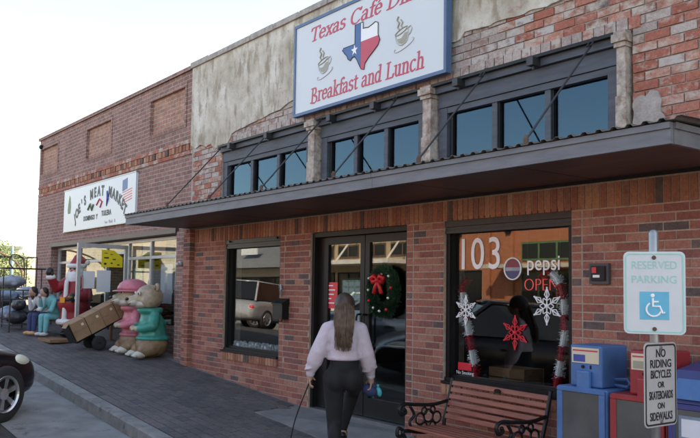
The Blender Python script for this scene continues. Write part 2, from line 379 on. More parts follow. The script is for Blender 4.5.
# ------------------------------------------------------------------ ground
def zf(x):                     # pavement level along the facades (the street climbs to the left)
    if x > -1: return .405-.075*9-.02*(x+1)
    if x > -18: return .405-.075*(x+10)
    return .405+.075*8 + .018*min(-x-18, 40)
def zside(x, y): return zf(x)+.05*y
def zroad(x, y):
    t = min(1, max(0, (-y-2.15)/11)); return (zf(x)-.235)*(1-t)+(-.28+.12*zf(x))*t
def frange(a, b, n): return [a+(b-a)*i/n for i in range(n+1)]
XS = [-140,-110,-90,-70,-58,-50,-42,-36,-30,-26,-22]+frange(-20,0,40)+[2,5,10,20,40,80]
def sheet(name, ys, zfun, mat, xs=XS):
    mb = MB(); n = len(ys)
    mb.add([(x,y,zfun(x,y)) for x in xs for y in ys], [(i*n+j, (i+1)*n+j, (i+1)*n+j+1, i*n+j+1) for i in range(len(xs)-1) for j in range(n-1)])
    return tag(mb.build(name, mat, smooth=True), kind='structure')
sidewalk = sheet('sidewalk', [-1.84,-1,0,.6], lambda x,y: zside(x,y)-.012, 'concrete')
sheet('road', [-13.2,-11,-9,-7,-5,-4,-2.95], zroad, 'asphalt')
sheet('gutter', [-3.0,-2.5,-2.0], lambda x,y: zroad(x,y)+.006, 'concrete')
sheet('pavement', [-21,-17,-13.15], lambda x,y: zroad(x,-13.2)+.14, 'concrete')
kb = MB()
for i in range(len(XS)-1):
    a, b = XS[i], XS[i+1]-.006
    vs = []
    for x in (a, b):
        zt = zside(x,-1.84); zb = zroad(x,-2.0)-.1
        vs += [(x,-2.0,zb),(x,-1.985,zt-.02),(x,-1.965,zt),(x,-1.842,zt),(x,-1.842,zb)]
    kb.add(vs, [(0,1,6,5),(1,2,7,6),(2,3,8,7),(3,4,9,8),(0,4,3,2,1),(5,6,7,8,9)])
tag(kb.build('kerb', 'kerb_concrete'), kind='structure')
kb = MB(); 
for i in range(len(XS)-1): 
    a, b = XS[i], XS[i+1]; za, zb = zroad(a,-13.2), zroad(b,-13.2)
    kb.add([(a,-13.15,za-.2),(a,-13.15,za+.15),(a,-13.3,za+.15),(b,-13.15,zb-.2),(b,-13.15,zb+.15),(b,-13.3,zb+.15)], [(0,1,4,3),(1,2,5,4)])
tag(kb.build('kerb', 'kerb_concrete'), kind='structure')
def zfar(x, y):
    b = zf(x) if y > 0 else -.1+.12*zf(x)
    return b-.12
sheet('ground', [-900,-300,-100,-40,-20.5], zfar, 'far_ground', [-1200,-500,-200]+XS+[200,500,1200])
sheet('ground', [.55,6,12,20,40,100,300,900], zfar, 'far_ground', [-1200,-500,-200]+XS+[200,500,1200])
# brick pavers of the footway: running bond, rows along the street
unit = MB().box(-.5,.5,-.5,.5,-.5,.5)
def unit_mesh(name, mat):
    me = bpy.data.meshes.new(name); me.from_pydata(unit.v, [], unit.f); me.materials.append(MATS[mat]); return me
pav = []
PL, PW = .22, .11
row = 0; y = -.06
while y > -1.80:
    x = -17.9 + (row % 2)*PL/2
    while x < -3.2:
        pav.append((x+PL/2, y-PW/2)); x += PL
    y -= PW; row += 1
def inframe(p, mx=15):
    q = project(p); return q is not None and -mx < q[0] < 700+mx and -mx < q[1] < 438+mx
def psize(p):
    q = project(p); return (q[2] if inframe(p) else 100+q[2]) if q else 999
pav.sort(key=lambda p: psize((p[0], p[1], zside(*p))))
pm = unit_mesh('paver', 'paver'); rest = MB(); tilt = math.atan(-.075)
for i, (x, y) in enumerate(pav):
    if -7.9 < x < -5.95 and y > -.62: continue
    z = zside(x, y)-.014+random.uniform(-.0015,.0015); sc = (PL-.008, PW-.008, .03)
    if i < 300:
        o = bpy.data.objects.new('paver', pm); COL.objects.link(o); o.parent = sidewalk
        o.location = (x,y,z); o.scale = sc; o.rotation_euler = (math.atan(.05), -tilt*1.0, 0)
    else:
        dz = [(.5*sc[0]*sx*-.075+.5*sc[1]*sy*.05) for sx,sy in ((-1,-1),(1,-1),(1,1),(-1,1))]
        vs = [(x+sx*sc[0]/2, y+sy*sc[1]/2, z+zz*.015+d) for zz in (-1,1) for (sx,sy),d in zip(((-1,-1),(1,-1),(1,1),(-1,1)),dz)]
        rest.add(vs, [(4,5,6,7),(0,1,5,4),(1,2,6,5),(2,3,7,6),(3,0,4,7)])
tag(rest.build('pavers', 'paver', sidewalk, fix=False), kind='stuff')
# concrete apron in front of the door
ap = MB(); x0, x1 = -7.92, -5.93
ap.add([(x0,-.64,zside(x0,-.64)-.1),(x1,-.64,zside(x1,-.64)-.1),(x1,.0,zside(x1,0)-.1),(x0,.0,zside(x0,0)-.1),
        (x0,-.64,zside(x0,-.64)+.012),(x1,-.64,zside(x1,-.64)+.012),(x1,-.01,.20),(x0,-.01,.235)], [(4,5,6,7),(0,1,5,4),(1,2,6,5),(2,3,7,6),(3,0,4,7)])
tag(ap.build('ramp', 'concrete'), kind='structure')

# ------------------------------------------------------------------ cafe building
cafe = thing('cafe_building', 'old brick cafe with three dark transom windows above its flat canopy', 'building', (-6.5, 0, zf(-6.5)))
COX = cafe.location
LWX0, LWX1, DX0, DX1, RWX0, RWX1 = -9.93, -8.48, -7.81, -6.09, -5.55, -4.07
WZ0, WZ1, DZ0 = .755, 2.275, .235
openings = [(LWX0, LWX1, WZ0, WZ1), (DX0, DX1, -1, WZ1), (RWX0, RWX1, WZ0, WZ1)]
def lay(xa, xb, za, zb, opens, L, H, top, phase=0):
    out = []; k = 0; z1 = top
    while z1 > za+.01:
        z0 = z1-H
        if z1 <= zb+.001:
            cuts = sorted([(o[0], o[1]) for o in opens if o[2] < z1-.012 and o[3] > z0+.012]); segs = []; c = xa
            for a, b in cuts:
                if a > c: segs.append((c, min(a, xb)))
                c = max(c, b)
            if c < xb: segs.append((c, xb))
            off = (L/2 if (k+phase) % 2 else 0)+random.uniform(-.006,.006)
            for a, b in segs:
                n0 = math.floor((a-off)/L)
                x = off+n0*L
                while x < b-.001:
                    p, q = max(a, x), min(b, x+L)
                    if q-p > .03: out.append((p, q, z0, z1))
                    x += L
        z1 = z0; k += 1
    return out
brick_meshes = {}
def emit_bricks(bricks, part, mat, name, limit, gap=.009, depth=.095, jit=.0025, rot=.004):
    """bricks: (x0,x1,z0,z1,yfront).  The ones that show largest become objects, the rest one mesh of kind stuff."""
    global unit
    if mat not in brick_meshes: brick_meshes[mat] = unit_mesh(name, mat)
    def key(b):
        p = ((b[0]+b[1])/2, b[4], (b[2]+b[3])/2); q = project(p)
        if q is None or not inframe(p, 5): return 0
        return (b[1]-b[0])*(b[3]-b[2])/q[2]**2
    bricks = sorted(bricks, key=key, reverse=True); rest = MB(); nr = 0
    o = root_of(part).location
    for i, (x0, x1, z0, z1, yf) in enumerate(bricks):
        y = yf+random.uniform(-jit, jit)
        c = ((x0+x1)/2, y+depth/2, (z0+z1)/2); s = (x1-x0-gap, depth, z1-z0-gap)
        if i < limit and key(bricks[i]) > 0:
            ob = bpy.data.objects.new(name, brick_meshes[mat]); COL.objects.link(ob); ob.parent = part
            ob.location = (c[0]-o.x, c[1]-o.y, c[2]-o.z); ob.scale = s; ob.rotation_euler = (random.uniform(-rot,rot), random.uniform(-rot,rot), random.uniform(-rot,rot))
        else:
            rest.obox(c, s, (random.uniform(-rot,rot), random.uniform(-rot,rot), 0)); nr += 1
    if nr: tag(rest.build(name+'s', mat, part, world=True, fix=False), kind='stuff')

# lower wall core with the openings left free
lw = MB()
def core(x0, x1, z0, z1, y0=.0045, y1=.28): lw.box(x0, x1, y0, y1, z0, z1)
core(-11.08, LWX0, -.6, 2.49); core(LWX0, LWX1, -.6, WZ0-.1); core(LWX1, DX0, -.6, 2.49)
core(DX1, RWX0, -.6, 2.49); core(RWX0, RWX1, -.6, WZ0-.1); core(RWX1, 1.6, -.6, 2.49)
core(LWX0, LWX1, WZ1+.03, 2.49); core(DX0, DX1, WZ1+.03, 2.49); core(RWX0, RWX1, WZ1+.03, 2.49); core(DX0, DX1, -.6, DZ0-.02, .0)
lw.box(-11.082,-10.878,-.069,.0,-.6,2.485)
lower = lw.build('lower_wall', 'mortar', cafe, world=True)
ops = [(a, b, c-.1 if c > 0 else c, d) for a, b, c, d in openings]
ops2 = [(o[0], o[1]+.105, o[2], o[3]) for o in ops]
cl = [(*b, 0.0) for b in lay(-10.87, 1.5, -.5, WZ1, ops2, .2035, .0677, WZ1)]
for o in ops:           # a narrow stack of closers right of each opening, set a little back
    z1 = WZ1
    while z1-.0677 > max(o[2], -.45)-.03:
        cl.append((o[1], o[1]+.097, z1-.0677, z1, .0015)); z1 -= .0677
for k in range(40):   # projecting pilaster at the party wall
    z1 = 2.49-k*.0677
    if z1 < -.1: break
    if k % 2: cl += [(-11.09,-10.87, z1-.0677, z1, -.075)]
    else: cl += [(-11.09,-10.98, z1-.0677, z1, -.075), (-10.98,-10.87, z1-.0677, z1, -.075)]
emit_bricks(cl, lower, 'brick_new', 'brick', 300, gap=.0115, jit=.0015)
sol = []; x = -10.87
while x < 1.5: sol.append((x, x+.068, WZ1, WZ1+.2, -.003)); x += .068
emit_bricks(sol, lower, 'brick_soldier', 'soldier_brick', 110, gap=.0125, jit=.002, rot=.006)
sill = []
for a, b in ((LWX0, LWX1), (RWX0, RWX1)):
    n = round((b-a)/.068); w = (b-a)/n
    sill += [(a+i*w, a+(i+1)*w, WZ0-.105, WZ0-.005, -.022) for i in range(n)]
emit_bricks(sill, lower, 'brick_soldier', 'sill_brick', 60, depth=.14)

# upper wall
TR0, TR1 = 2.66, 3.615        # transom band
BAYS = [(-10.08,-7.87), (-7.66,-5.85), (-5.66,-3.63)]
uw = MB()
uw.box(-11.06,-10.09,.012,.3,2.5,4.93); uw.box(-10.09,-3.5,.012,.3,3.63,4.93); uw.box(-3.5,1.6,.012,.3,2.5,4.93)
upper = uw.build('upper_wall', 'mortar_old', cafe, world=True)
PL_L = [(-11.06,3.78),(-10.9,3.70),(-10.75,3.74),(-10.55,3.68),(-10.4,3.70),(-10.28,3.63),(-10.12,3.62),(-10.0,3.645),(-9.9,3.64),(-9.82,3.70),(-9.78,3.76),(-9.66,3.785),(-9.4,3.80),(-9.15,3.83),(-8.95,3.84),(-8.8,3.87),(-8.55,3.88),(-8.4,3.92),(-8.2,3.95),(-8.05,3.96),(-7.6,3.95),(-7.0,3.97),(-6.4,3.96),(-5.8,3.98),(-5.62,3.97),(-5.45,4.0),(-5.33,4.0),(-5.27,4.06),(-5.15,4.055),(-5.0,4.04),(-4.8,4.05),(-4.6,4.035),(-4.45,4.05),(-4.3,4.03),(-4.15,4.05),(-4.02,4.10),(-3.98,4.2),(-3.86,4.26),(-3.9,4.4),(-3.8,4.55),(-3.84,4.75),(-3.78,4.96)]
def pl_low(x):
    for (a, za), (b, zb) in zip(PL_L[:-1], PL_L[1:]):
        if a <= x <= b: return za+(zb-za)*(x-a)/max(1e-6, b-a)
    return 9
ob_ = lay(-11.0, 1.4, 2.62, 4.9, [(-10.09,-3.5, 2.4, 3.735)], .212, .0735, 4.9)
ob_ += [(b[0], b[1], b[2], b[3]) for b in []]
red, pale = [], []
for b in ob_:
    xm, zm = (b[0]+b[1])/2, (b[2]+b[3])/2
    if xm < -3.8 and b[2] > pl_low(xm)+.05 and b[2] > max(pl_low(max(b[0],-11.05)), pl_low(min(b[1],-3.79)))+.02: continue
    if xm > -3.42 and xm < -2.6 and b[2] > 3.95: continue
    pr = .12 if xm > -4.2 else (.6 if xm > -4.8 else .96)
    if xm < -9.9: pr = .35
    (pale if random.random() < pr else red).append((*b, random.uniform(-.004,.004)))
x = -10.1
while x < -3.5:      # header course lying on the lintel
    (pale if random.random() < (.93 if x < -4.6 else .45) else red).append((x, x+.106, 3.63, 3.735, -.004)); x += .106
emit_bricks(red, upper, 'brick_old', 'weathered_brick', 150, jit=.006, rot=.012, gap=.011)
emit_bricks(pale, upper, 'brick_old_pale', 'whitewashed_brick', 140, jit=.006, rot=.012, gap=.011)
def rag(poly, amp, step=.05):
    out = []
    for i in range(len(poly)-1):
        (a, b), (c, d) = poly[i], poly[i+1]; n = max(1, int(math.hypot(c-a, d-b)/step))
        for k in range(n): out.append((a+(c-a)*k/n+(random.uniform(-amp,amp) if k else 0), b+(d-b)*k/n+(random.uniform(-amp,amp) if k else 0)))
    return out+[poly[-1]]
def thick_sheet(poly, y0, y1, name, mat, parent):
    me_ = MB().prism(poly, y0, y1).build(name, mat, parent, world=True, fix=False)
    bm = bmesh.new(); bm.from_mesh(me_.data); bmesh.ops.triangulate(bm, faces=[f for f in bm.faces if len(f.verts) > 4]); bmesh.ops.recalc_face_normals(bm, faces=bm.faces); bm.to_mesh(me_.data); bm.free()
    return me_
thick_sheet(rag(PL_L, .007)+[(-11.06,4.96)], -.02, .02, 'plaster', 'plaster', upper)
thick_sheet(rag([(-3.44,4.96),(-3.46,4.4),(-3.42,3.99),(-3.36,3.94),(-3.25,3.9),(-3.12,3.92),(-3.02,3.97),(-2.9,4.02),(-2.6,4.0),(-2.3,4.1),(-1.6,4.05),(-1.2,4.96)], .008), -.018, .02, 'plaster', 'plaster', upper)
thick_sheet(rag([(-3.49,2.68),(-3.49,3.06),(-3.45,3.10),(-3.38,3.09),(-3.34,3.13),(-3.28,3.11),(-3.25,3.04),(-3.26,2.95),(-3.22,2.88),(-3.23,2.78),(-3.19,2.70),(-3.21,2.66),(-3.49,2.68)], .012, .035), -.014, .02, 'mortar_patch', 'mortar_old', upper)
cp = MB(); x = -11.08
while x < 1.6:
    cp.box(x, x+.59, -.05, .34, 4.955, 5.03+random.uniform(-.008,.008)); x += .6
cp.build('coping', 'mortar_old', upper, world=True)

# transom windows
for bi, (a, b) in enumerate(BAYS):
    w = MB(); w.box(a, b, .02, .10, 3.395, 3.53); 
    beam = w.build('lintel_board', 'slate_paint', cafe, world=True)
    MB().box(a-.02, b+.02, -.02, .10, 3.535, 3.60).build('lintel_moulding', 'slate_paint', beam, world=True)
    MB().box(a-.02, b+.02, -.065, .05, 3.60, 3.628).build('drip_edge', 'black_frame', beam, world=True)
    for q in (.18, .62):
        m = MB(); xx = a+(b-a)*q; m.box(xx-.035, xx+.035, -.12, -.021, 3.53, 3.6); m.tube([(xx,-.07,3.60),(xx,-.07,3.5)], .012); m.build('bracket', 'rod', beam, world=True)
    f = MB(); f.box(a, a+.11, .03, .12, TR0, 3.39); f.box(b-.11, b, .03, .12, TR0, 3.39); f.box(a+.11, b-.11, .035, .12, 3.335, 3.39); f.box(a+.11, b-.11, .03, .12, TR0-.06, TR0+.03)
    fr = f.build('transom_window', 'slate_paint', cafe, world=True)
    pw = (b-a-.22)/3
    for k in (1, 2): xx = a+.11+pw*k; MB().box(xx-.03, xx+.03, .045, .12, TR0+.031, 3.334).build('mullion', 'slate_paint', fr, world=True)
    for k in range(3):
        xx = a+.11+pw*k
        g = MB().box(xx+.04, xx+pw-.03, .088+.001*k, .094+.001*k, TR0+.03, 3.34); 
        MB().box(xx+.031, xx+.05, .06, .12, TR0+.031, 3.333).build('sash', 'black_frame', fr, world=True)
        g.build('pane', 'glass_sky', fr, world=True)
# weathered columns between the bays
for xa, xb in ((-7.87,-7.66), (-5.85,-5.66), (-3.63,-3.5)):
    xm, hw = (xa+xb)/2, (xb-xa)/2-.004
    c = MB(); c.box(xm-hw*.74, xm+hw*.74, -.06, .11, 2.6, 3.12); c.box(xm-hw*.64, xm+hw*.64, -.05, .11, 3.12, 3.50)
    col_ = c.build('column', 'column_paint', cafe, world=True)
    c = MB(); c.box(xm-hw*.82, xm+hw*.82, -.07, .11, 3.50, 3.535); c.box(xm-hw*1.0, xm+hw*1.0, -.09, .11, 3.537, 3.60); c.box(xm-hw*.85, xm+hw*.85, -.07, .11, 3.602, 3.626)
    c.build('capital', 'column_paint', col_, world=True)

# canopy
CY, CZ0, CZ1, CX0, CX1 = -1.0, 2.50, 2.625, -11.05, -2.585
soff = MB(); n = 7
canopy = MB().box(CX0+.03, CX1-.03, CY+.03, .0, CZ1-.04, CZ1-.005).build('canopy', 'fascia_paint', cafe, world=True)
for k in range(n):
    a = CX0+.03+(CX1-CX0-.06)*k/n; b = CX0+.03+(CX1-CX0-.06)*(k+1)/n-.016
    MB().box(a, b, CY+.03, -.03, CZ0+.006, CZ0+.014).build('soffit_panel', 'soffit', canopy, world=True)
f = MB(); nf = 3
for k in range(nf):
    a = CX0+(CX1-CX0)*k/nf; b = CX0+(CX1-CX0)*(k+1)/nf-.004
    MB().box(a, b, CY, CY+.028, CZ0, CZ1-.035).build('fascia_board', 'fascia_paint', canopy, world=True)
    MB().box(a, b, CY-.014, CY+.028, CZ1-.034, CZ1+.004).build('fascia_trim', 'fascia_paint', canopy, world=True)
for xa, xb in ((CX0, CX0+.028), (CX1-.028, CX1)):
    MB().box(xa, xb, CY+.03, 0, CZ0, CZ1-.035).build('end_board', 'fascia_paint', canopy, world=True)
    MB().box(xa-(.014 if xa == CX0 else 0), xb+(.014 if xa != CX0 else 0), CY+.03, 0, CZ1-.034, CZ1+.004).build('end_trim', 'fascia_paint', canopy, world=True)
MB().box(CX0+.03, CX1-.03, -.028, -.001, CZ0-.018, CZ0+.03).build('wall_batten', 'black_frame', canopy, world=True)
cs = MB(); xs = []; x = CX0-.02
while x < CX1+.02:
    xs += [(x,0), (x+.055,0), (x+.07,.016), (x+.095,.016)]; x += .11
vs = []
for x, h in xs:
    for y in (CY-.035, 0.0): 
        z = CZ1+.012+h+(y-CY)*.03; vs += [(x,y,z), (x,y,z-.003)]
fs = []
for i in range(len(xs)-1):
    o, p = i*4, i*4+4; fs += [(o,p,p+2,o+2), (o+1,o+3,p+3,p+1), (o,o+1,p+1,p)]
cs.add(vs, fs); cs.build('corrugated_sheet', 'corrugated', canopy, world=True)
for x in (-10.0,-8.78,-7.55,-6.2,-4.98,-3.82):
    t = MB(); t.tube([(x,-.07,3.57),(x,-.86,2.70)], .0085, 6); rod = t.build('tie_rod', 'rod', cafe, world=True)
    t = MB(); t.box(x-.03, x+.03, -.9, -.8, 2.655, 2.675); t.lathe([(.016,-.03),(.02,-.01),(.02,.03),(.01,.05)], (x,-.845,2.70), 8); t.build('anchor', 'rust', rod, world=True)
    t = MB(); t.tube([(x-.02,-.10,3.56),(x-.02,-.03,3.64),(x+.02,-.03,3.64),(x+.02,-.10,3.56)], .007, 6, closed=True); t.build('shackle', 'rod', rod, world=True)

# ground floor windows
def shop_window(x0, x1, label):
    f = MB(); zs, zt = WZ0, WZ1
    f.box(x0, x0+.045, .035, .16, zs+.05, zt-.115); f.box(x1-.055, x1, .035, .16, zs+.05, zt-.115)
    f.box(x0, x1, .02, .16, zs, zs+.05)
    fr = f.build('window', 'black_frame', cafe, world=True)
    h = MB(); h.box(x0, x1, .012, .16, zt-.05, zt+.028); h.box(x0, x1, .026, .16, zt-.085, zt-.052); h.box(x0, x1, .018, .16, zt-.113, zt-.087)
    h.build('header', 'shutter_grey', fr, world=True)
    i = MB(); i.box(x0+.045, x0+.06, .06, .15, zs+.05, zt-.115); i.box(x0+.06, x1-.055, .065, .15, zs+.05, zs+.075); i.build('glazing_bead', 'black_frame', fr, world=True)
    MB().box(x0, x1, -.03, .019, zs-.004, zs+.02).build('sill', 'black_frame', fr, world=True)
    MB().box(x0+.05, x1-.05, .098, .104, zs+.06, zt-.10).build('pane', 'glass', fr, world=True)
    return fr
win_l = shop_window(LWX0, LWX1, '')
win_r = shop_window(RWX0, RWX1, '')
for x in (LWX0+.12, LWX1-.1):
    MB().box(x, x+.03, -.012, .012, WZ1-.03, WZ1-.005).build('bolt', 'black_frame', win_l, world=True)
# double door
f = MB(); f.box(DX0, DX0+.045, .03, .2, DZ0, WZ1); f.box(DX1-.03, DX1, .03, .2, DZ0, WZ1); f.box(DX0+.045, DX1-.03, .03, .2, WZ1-.05, WZ1+.028)
f.box(DX0+.046, DX0+.16, .10, .2, DZ0, WZ1-.05)
dfr = f.build('door_frame', 'bronze_frame', cafe, world=True)
MB().box(DX0, DX1, -.005, .2, DZ0-.03, DZ0+.015).build('threshold', 'grey_metal', dfr, world=True)
DM = -6.88
for xa, xb in ((DX0+.165, DM-.006), (DM+.006, DX1-.034)):
    d = MB(); z0, z1 = DZ0+.025, WZ1-.055
    d.box(xa, xa+.075, .09, .135, z0, z1); d.box(xb-.075, xb, .09, .135, z0, z1); d.box(xa+.075, xb-.075, .09, .135, z1-.085, z1); d.box(xa+.075, xb-.075, .09, .135, z0, z0+.2)
    door = d.build('door', 'bronze_frame', cafe, world=True)
    MB().box(xa+.07, xb-.07, .110, .116, z0+.19, z1-.08).build('pane', 'glass', door, world=True)
    hx = xb-.037 if xb < DM else xa+.037; sg = -1 if xb < DM else 1
    t = MB(); t.tube([(hx,.09,1.02),(hx,.03,1.02),(hx,.015,1.05),(hx,.015,1.32),(hx,.03,1.35),(hx,.09,1.35)], .011, 8); t.build('handle', 'black_frame', door, world=True)
    t = MB(); a = xa+.09; b = xb-.09
    if sg > 0: t.tube([(a,.155,.45),(a,.165,.93),(a+.03,.17,.99),(a+.1,.175,1.02),(b-.1,.175,1.03),(b,.16,1.01)], .013, 8)
    else: t.tube([(a,.155,1.0),(a+.05,.175,1.03),(b-.1,.175,1.03),(b-.03,.17,.99),(b,.165,.93),(b,.155,.45)], .013, 8)
    t.build('push_bar', 'grey_metal', door, world=True)

# interior room
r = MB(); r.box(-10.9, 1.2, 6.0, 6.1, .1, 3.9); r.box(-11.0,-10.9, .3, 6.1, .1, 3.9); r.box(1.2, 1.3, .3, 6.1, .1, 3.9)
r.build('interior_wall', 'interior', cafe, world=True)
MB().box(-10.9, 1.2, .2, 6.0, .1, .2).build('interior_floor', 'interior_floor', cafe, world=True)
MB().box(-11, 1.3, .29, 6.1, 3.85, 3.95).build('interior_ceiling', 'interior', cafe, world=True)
MB().box(-11, 1.3, .31, 6.3, 4.3, 4.4).build('roof', 'far_ground', cafe, world=True)
s = MB(); s.box(RWX0+.02, RWX1-.02, .17, .55, WZ0-.08, WZ0-.02); s.build('window_ledge', 'interior_pale', win_r, world=True)
s = MB(); s.box(LWX0+.02, LWX1-.02, .17, .50, WZ0-.08, WZ0-.02); s.build('window_ledge', 'interior_pale', win_l, world=True)

# ------------------------------------------------------------------ lettering with a broad nib (serif letters of the big sign)
def arc(cx, cy, rx, ry, a0, a1, n=12): return [(cx+rx*math.cos(R(a0+(a1-a0)*i/n)), cy+ry*math.sin(R(a0+(a1-a0)*i/n))) for i in range(n+1)]
E_ = [[(.07,.27),(.41,.27)]+arc(.235,.25,.175,.245,5,322)]
GL = {
 'T': (.60, [[(.04,.70),(.57,.70)],[(.305,.70),(.305,.01)],[(.19,.01),(.42,.01)],[(.04,.70),(.02,.57)],[(.57,.7),(.59,.57)]]),
 'e': (.47, E_), 'é': (.47, E_+[[(.20,.58),(.34,.74)]]),
 'x': (.48, [[(.08,.48),(.40,.01)],[(.40,.48),(.08,.01)],[(.02,.48),(.15,.48)],[(.33,.48),(.46,.48)],[(.02,.01),(.15,.01)],[(.33,.01),(.46,.01)]]),
 'a': (.47, [arc(.2,.36,.13,.125,165,0)+[(.33,.08),(.36,.02),(.43,.02)], arc(.19,.14,.135,.135,75,360)+[(.33,.22)]]),
 's': (.40, [arc(.2,.37,.125,.12,25,265)+arc(.2,.13,.14,.125,85,-155)]),
 'C': (.68, [arc(.36,.35,.30,.36,42,318,18),[(.585,.60),(.60,.70)]]),
 'f': (.32, [arc(.28,.62,.11,.13,25,180)+[(.17,.01)],[(.05,.48),(.31,.48)],[(.08,.01),(.28,.01)]]),
 'D': (.72, [[(.14,.70),(.14,.01)],[(.03,.70),(.28,.70)]+arc(.28,.355,.37,.345,90,-90,18)+[(.03,.01)]]),
 'i': (.26, [[(.13,.48),(.13,.01)],[(.04,.48),(.13,.48)],[(.04,.01),(.22,.01)],[(.12,.66),(.15,.69)]]),
 'n': (.53, [[(.13,.48),(.13,.01)],[(.04,.48),(.13,.48)],arc(.265,.33,.135,.16,180,0)+[(.40,.01)],[(.04,.01),(.22,.01)],[(.32,.01),(.50,.01)]]),
 'r': (.38, [[(.13,.48),(.13,.01)],[(.04,.48),(.13,.48)],arc(.27,.33,.14,.15,180,45),[(.04,.01),(.23,.01)]]),
 'B': (.62, [[(.14,.70),(.14,.01)],[(.03,.70),(.30,.70)]+arc(.30,.535,.135,.165,90,-90)+[(.14,.37)],[(.30,.37)]+arc(.32,.135,.23,.18,90,-90)+[(.03,.01)]]),
 'k': (.50, [[(.13,.75),(.13,.01)],[(.04,.75),(.13,.75)],[(.40,.48),(.14,.22)],[(.22,.29),(.42,.01)],[(.04,.01),(.22,.01)],[(.33,.01),(.49,.01)],[(.31,.48),(.47,.48)]]),
 't': (.33, [[(.16,.63),(.16,.1)]+arc(.25,.1,.09,.09,180,310),[(.04,.48),(.30,.48)]]),
 'd': (.52, [arc(.21,.245,.155,.24,50,360),[(.37,.75),(.37,.01)],[(.28,.75),(.37,.75)],[(.37,.01),(.48,.01)]]),
 'L': (.56, [[(.14,.70),(.14,.01)],[(.03,.70),(.26,.70)],[(.03,.01),(.50,.01),(.53,.16)]]),
 'u': (.53, [[(.03,.48),(.13,.48),(.13,.16)]+arc(.255,.16,.125,.15,180,355),[(.30,.48),(.385,.48),(.385,.01)],[(.385,.01),(.49,.01)]]),
 'c': (.44, [arc(.24,.245,.175,.245,48,315)]),
 'h': (.53, [[(.13,.75),(.13,.01)],[(.04,.75),(.13,.75)],arc(.265,.33,.135,.16,180,0)+[(.40,.01)],[(.04,.01),(.22,.01)],[(.32,.01),(.50,.01)]]),
}
def nib_text(s, u0, u1, v0, h, mat, parent, y, name='letter', shear=.2):
    tot = sum(.30 if ch == ' ' else GL[ch][0] for ch in s); k = (u1-u0)/tot; x = 0
    nv = [Vector((math.cos(R(22))*.048, math.sin(R(22))*.048)), Vector((-math.sin(R(22))*.015, math.cos(R(22))*.015))]
    cor = [nv[0]+nv[1], nv[0]-nv[1], -nv[0]-nv[1], -nv[0]+nv[1]]
    for ch in s:
        if ch == ' ': x += .30; continue
        wd, st = GL[ch]; mb = MB(); off = 0
        for pl in st:
            for (a, b), (c, d) in zip(pl[:-1], pl[1:]):
                pts = [Vector((a,b))+q for q in cor]+[Vector((c,d))+q for q in cor]
                # convex hull of the two nib positions
                P = sorted(set((round(p.x,5), round(p.y,5)) for p in pts))
                def half(P):
                    o = []
                    for p in P:
                        while len(o) > 1 and (o[-1][0]-o[-2][0])*(p[1]-o[-2][1])-(o[-1][1]-o[-2][1])*(p[0]-o[-2][0]) <= 0: o.pop()
                        o.append(p)
                    return o
                hull = half(P)[:-1]+half(P[::-1])[:-1]
                poly = [(u0+(x+px+shear*py)*k, v0+py*h/.70) for px, py in hull]
                mb.prism(poly, y-.004-off, y); off += .00003
        mb.build(name, mat, parent, world=True, fix=False); x += wd

# ------------------------------------------------------------------ the big cafe sign
SX, SZ, SY = -8.05, 3.68, -.12
sign = thing('sign_board', 'large white cafe sign with blue border and red serif lettering on plastered wall', 'sign', (SX+1.33, SY, SZ))
MB().box(SX+.03, SX+2.62, SY, SY+.04, SZ+.03, SZ+1.09).build('panel', 'sign_white', sign, world=True)
f = MB()
for a, b, c, d in ((0,2.65,0,.035), (0,2.65,1.085,1.12), (0,.035,.036,1.084), (2.615,2.65,.036,1.084)): f.box(SX+a, SX+b, SY-.012, SY+.06, SZ+c, SZ+d)
f.build('frame', 'sign_blue', sign, world=True)
b_ = MB()
for xx in (.3, 1.3, 2.3): b_.box(SX+xx, SX+xx+.05, SY+.041, .02, SZ+.2, SZ+.95)
b_.build('mounting_batten', 'rod', sign, world=True)
nib_text('Texas Café Diner', SX+.33, SX+2.42, SZ+.85, .155, 'sign_red', sign, SY, 'letter')
nib_text('Breakfast and Lunch', SX+.36, SX+2.33, SZ+.115, .165, 'sign_red', sign, SY, 'letter', .12)
TX = [(.345,1.0),(.345,.60),(.03,.60),(.0,.56),(.07,.47),(.12,.42),(.16,.33),(.23,.28),(.27,.33),(.34,.34),(.40,.26),(.46,.14),(.52,.03),(.60,0),(.62,.12),(.72,.22),(.84,.31),(.93,.38),(.97,.47),(.93,.60),(.94,.70),(.84,.73),(.76,.70),(.66,.75),(.58,.79),(.56,1.0)]
def clip(poly, ax, val, keep_less):
    out = []
    for i in range(len(poly)):
        p, q = poly[i], poly[(i+1) % len(poly)]
        ip = (p[ax] <= val) == keep_less; iq = (q[ax] <= val) == keep_less
        if ip: out.append(p)
        if ip != iq:
            t = (val-p[ax])/(q[ax]-p[ax]); out.append((p[0]+(q[0]-p[0])*t, p[1]+(q[1]-p[1])*t))
    return out
def tx(poly): return [(SX+.985+p[0]*.66, SZ+.30+p[1]*.53) for p in poly]
TXW = [(.345,1.0),(.345,.60),(.03,.60),(.0,.56),(.07,.47),(.12,.42),(.16,.33),(.23,.28),(.27,.33),(.34,.34),(.40,.26),(.46,.14),(.52,.03),(.60,0),(.62,.12),(.72,.22),(.84,.31),(.95,.40),(1.0,.50),(.95,.62),(.95,.86),(.88,.90),(.80,.87),(.70,.84),(.60,.86),(.56,.86),(.56,1.0)]
em = MB().prism([(SX+.985+(p[0])*.66, SZ+.30+p[1]*.53) for p in TXW], SY-.003, SY); 
state = thick_sheet(tx(TXW), SY-.003, SY, 'state_emblem', 'flag_white', sign)
thick_sheet(tx(clip(TXW, 0, .50, True)), SY-.006, SY-.003, 'blue_field', 'flag_blue', state)
thick_sheet(tx(clip(clip(TXW, 0, .505, False), 1, .60, True)), SY-.006, SY-.003, 'red_field', 'sign_red', state)
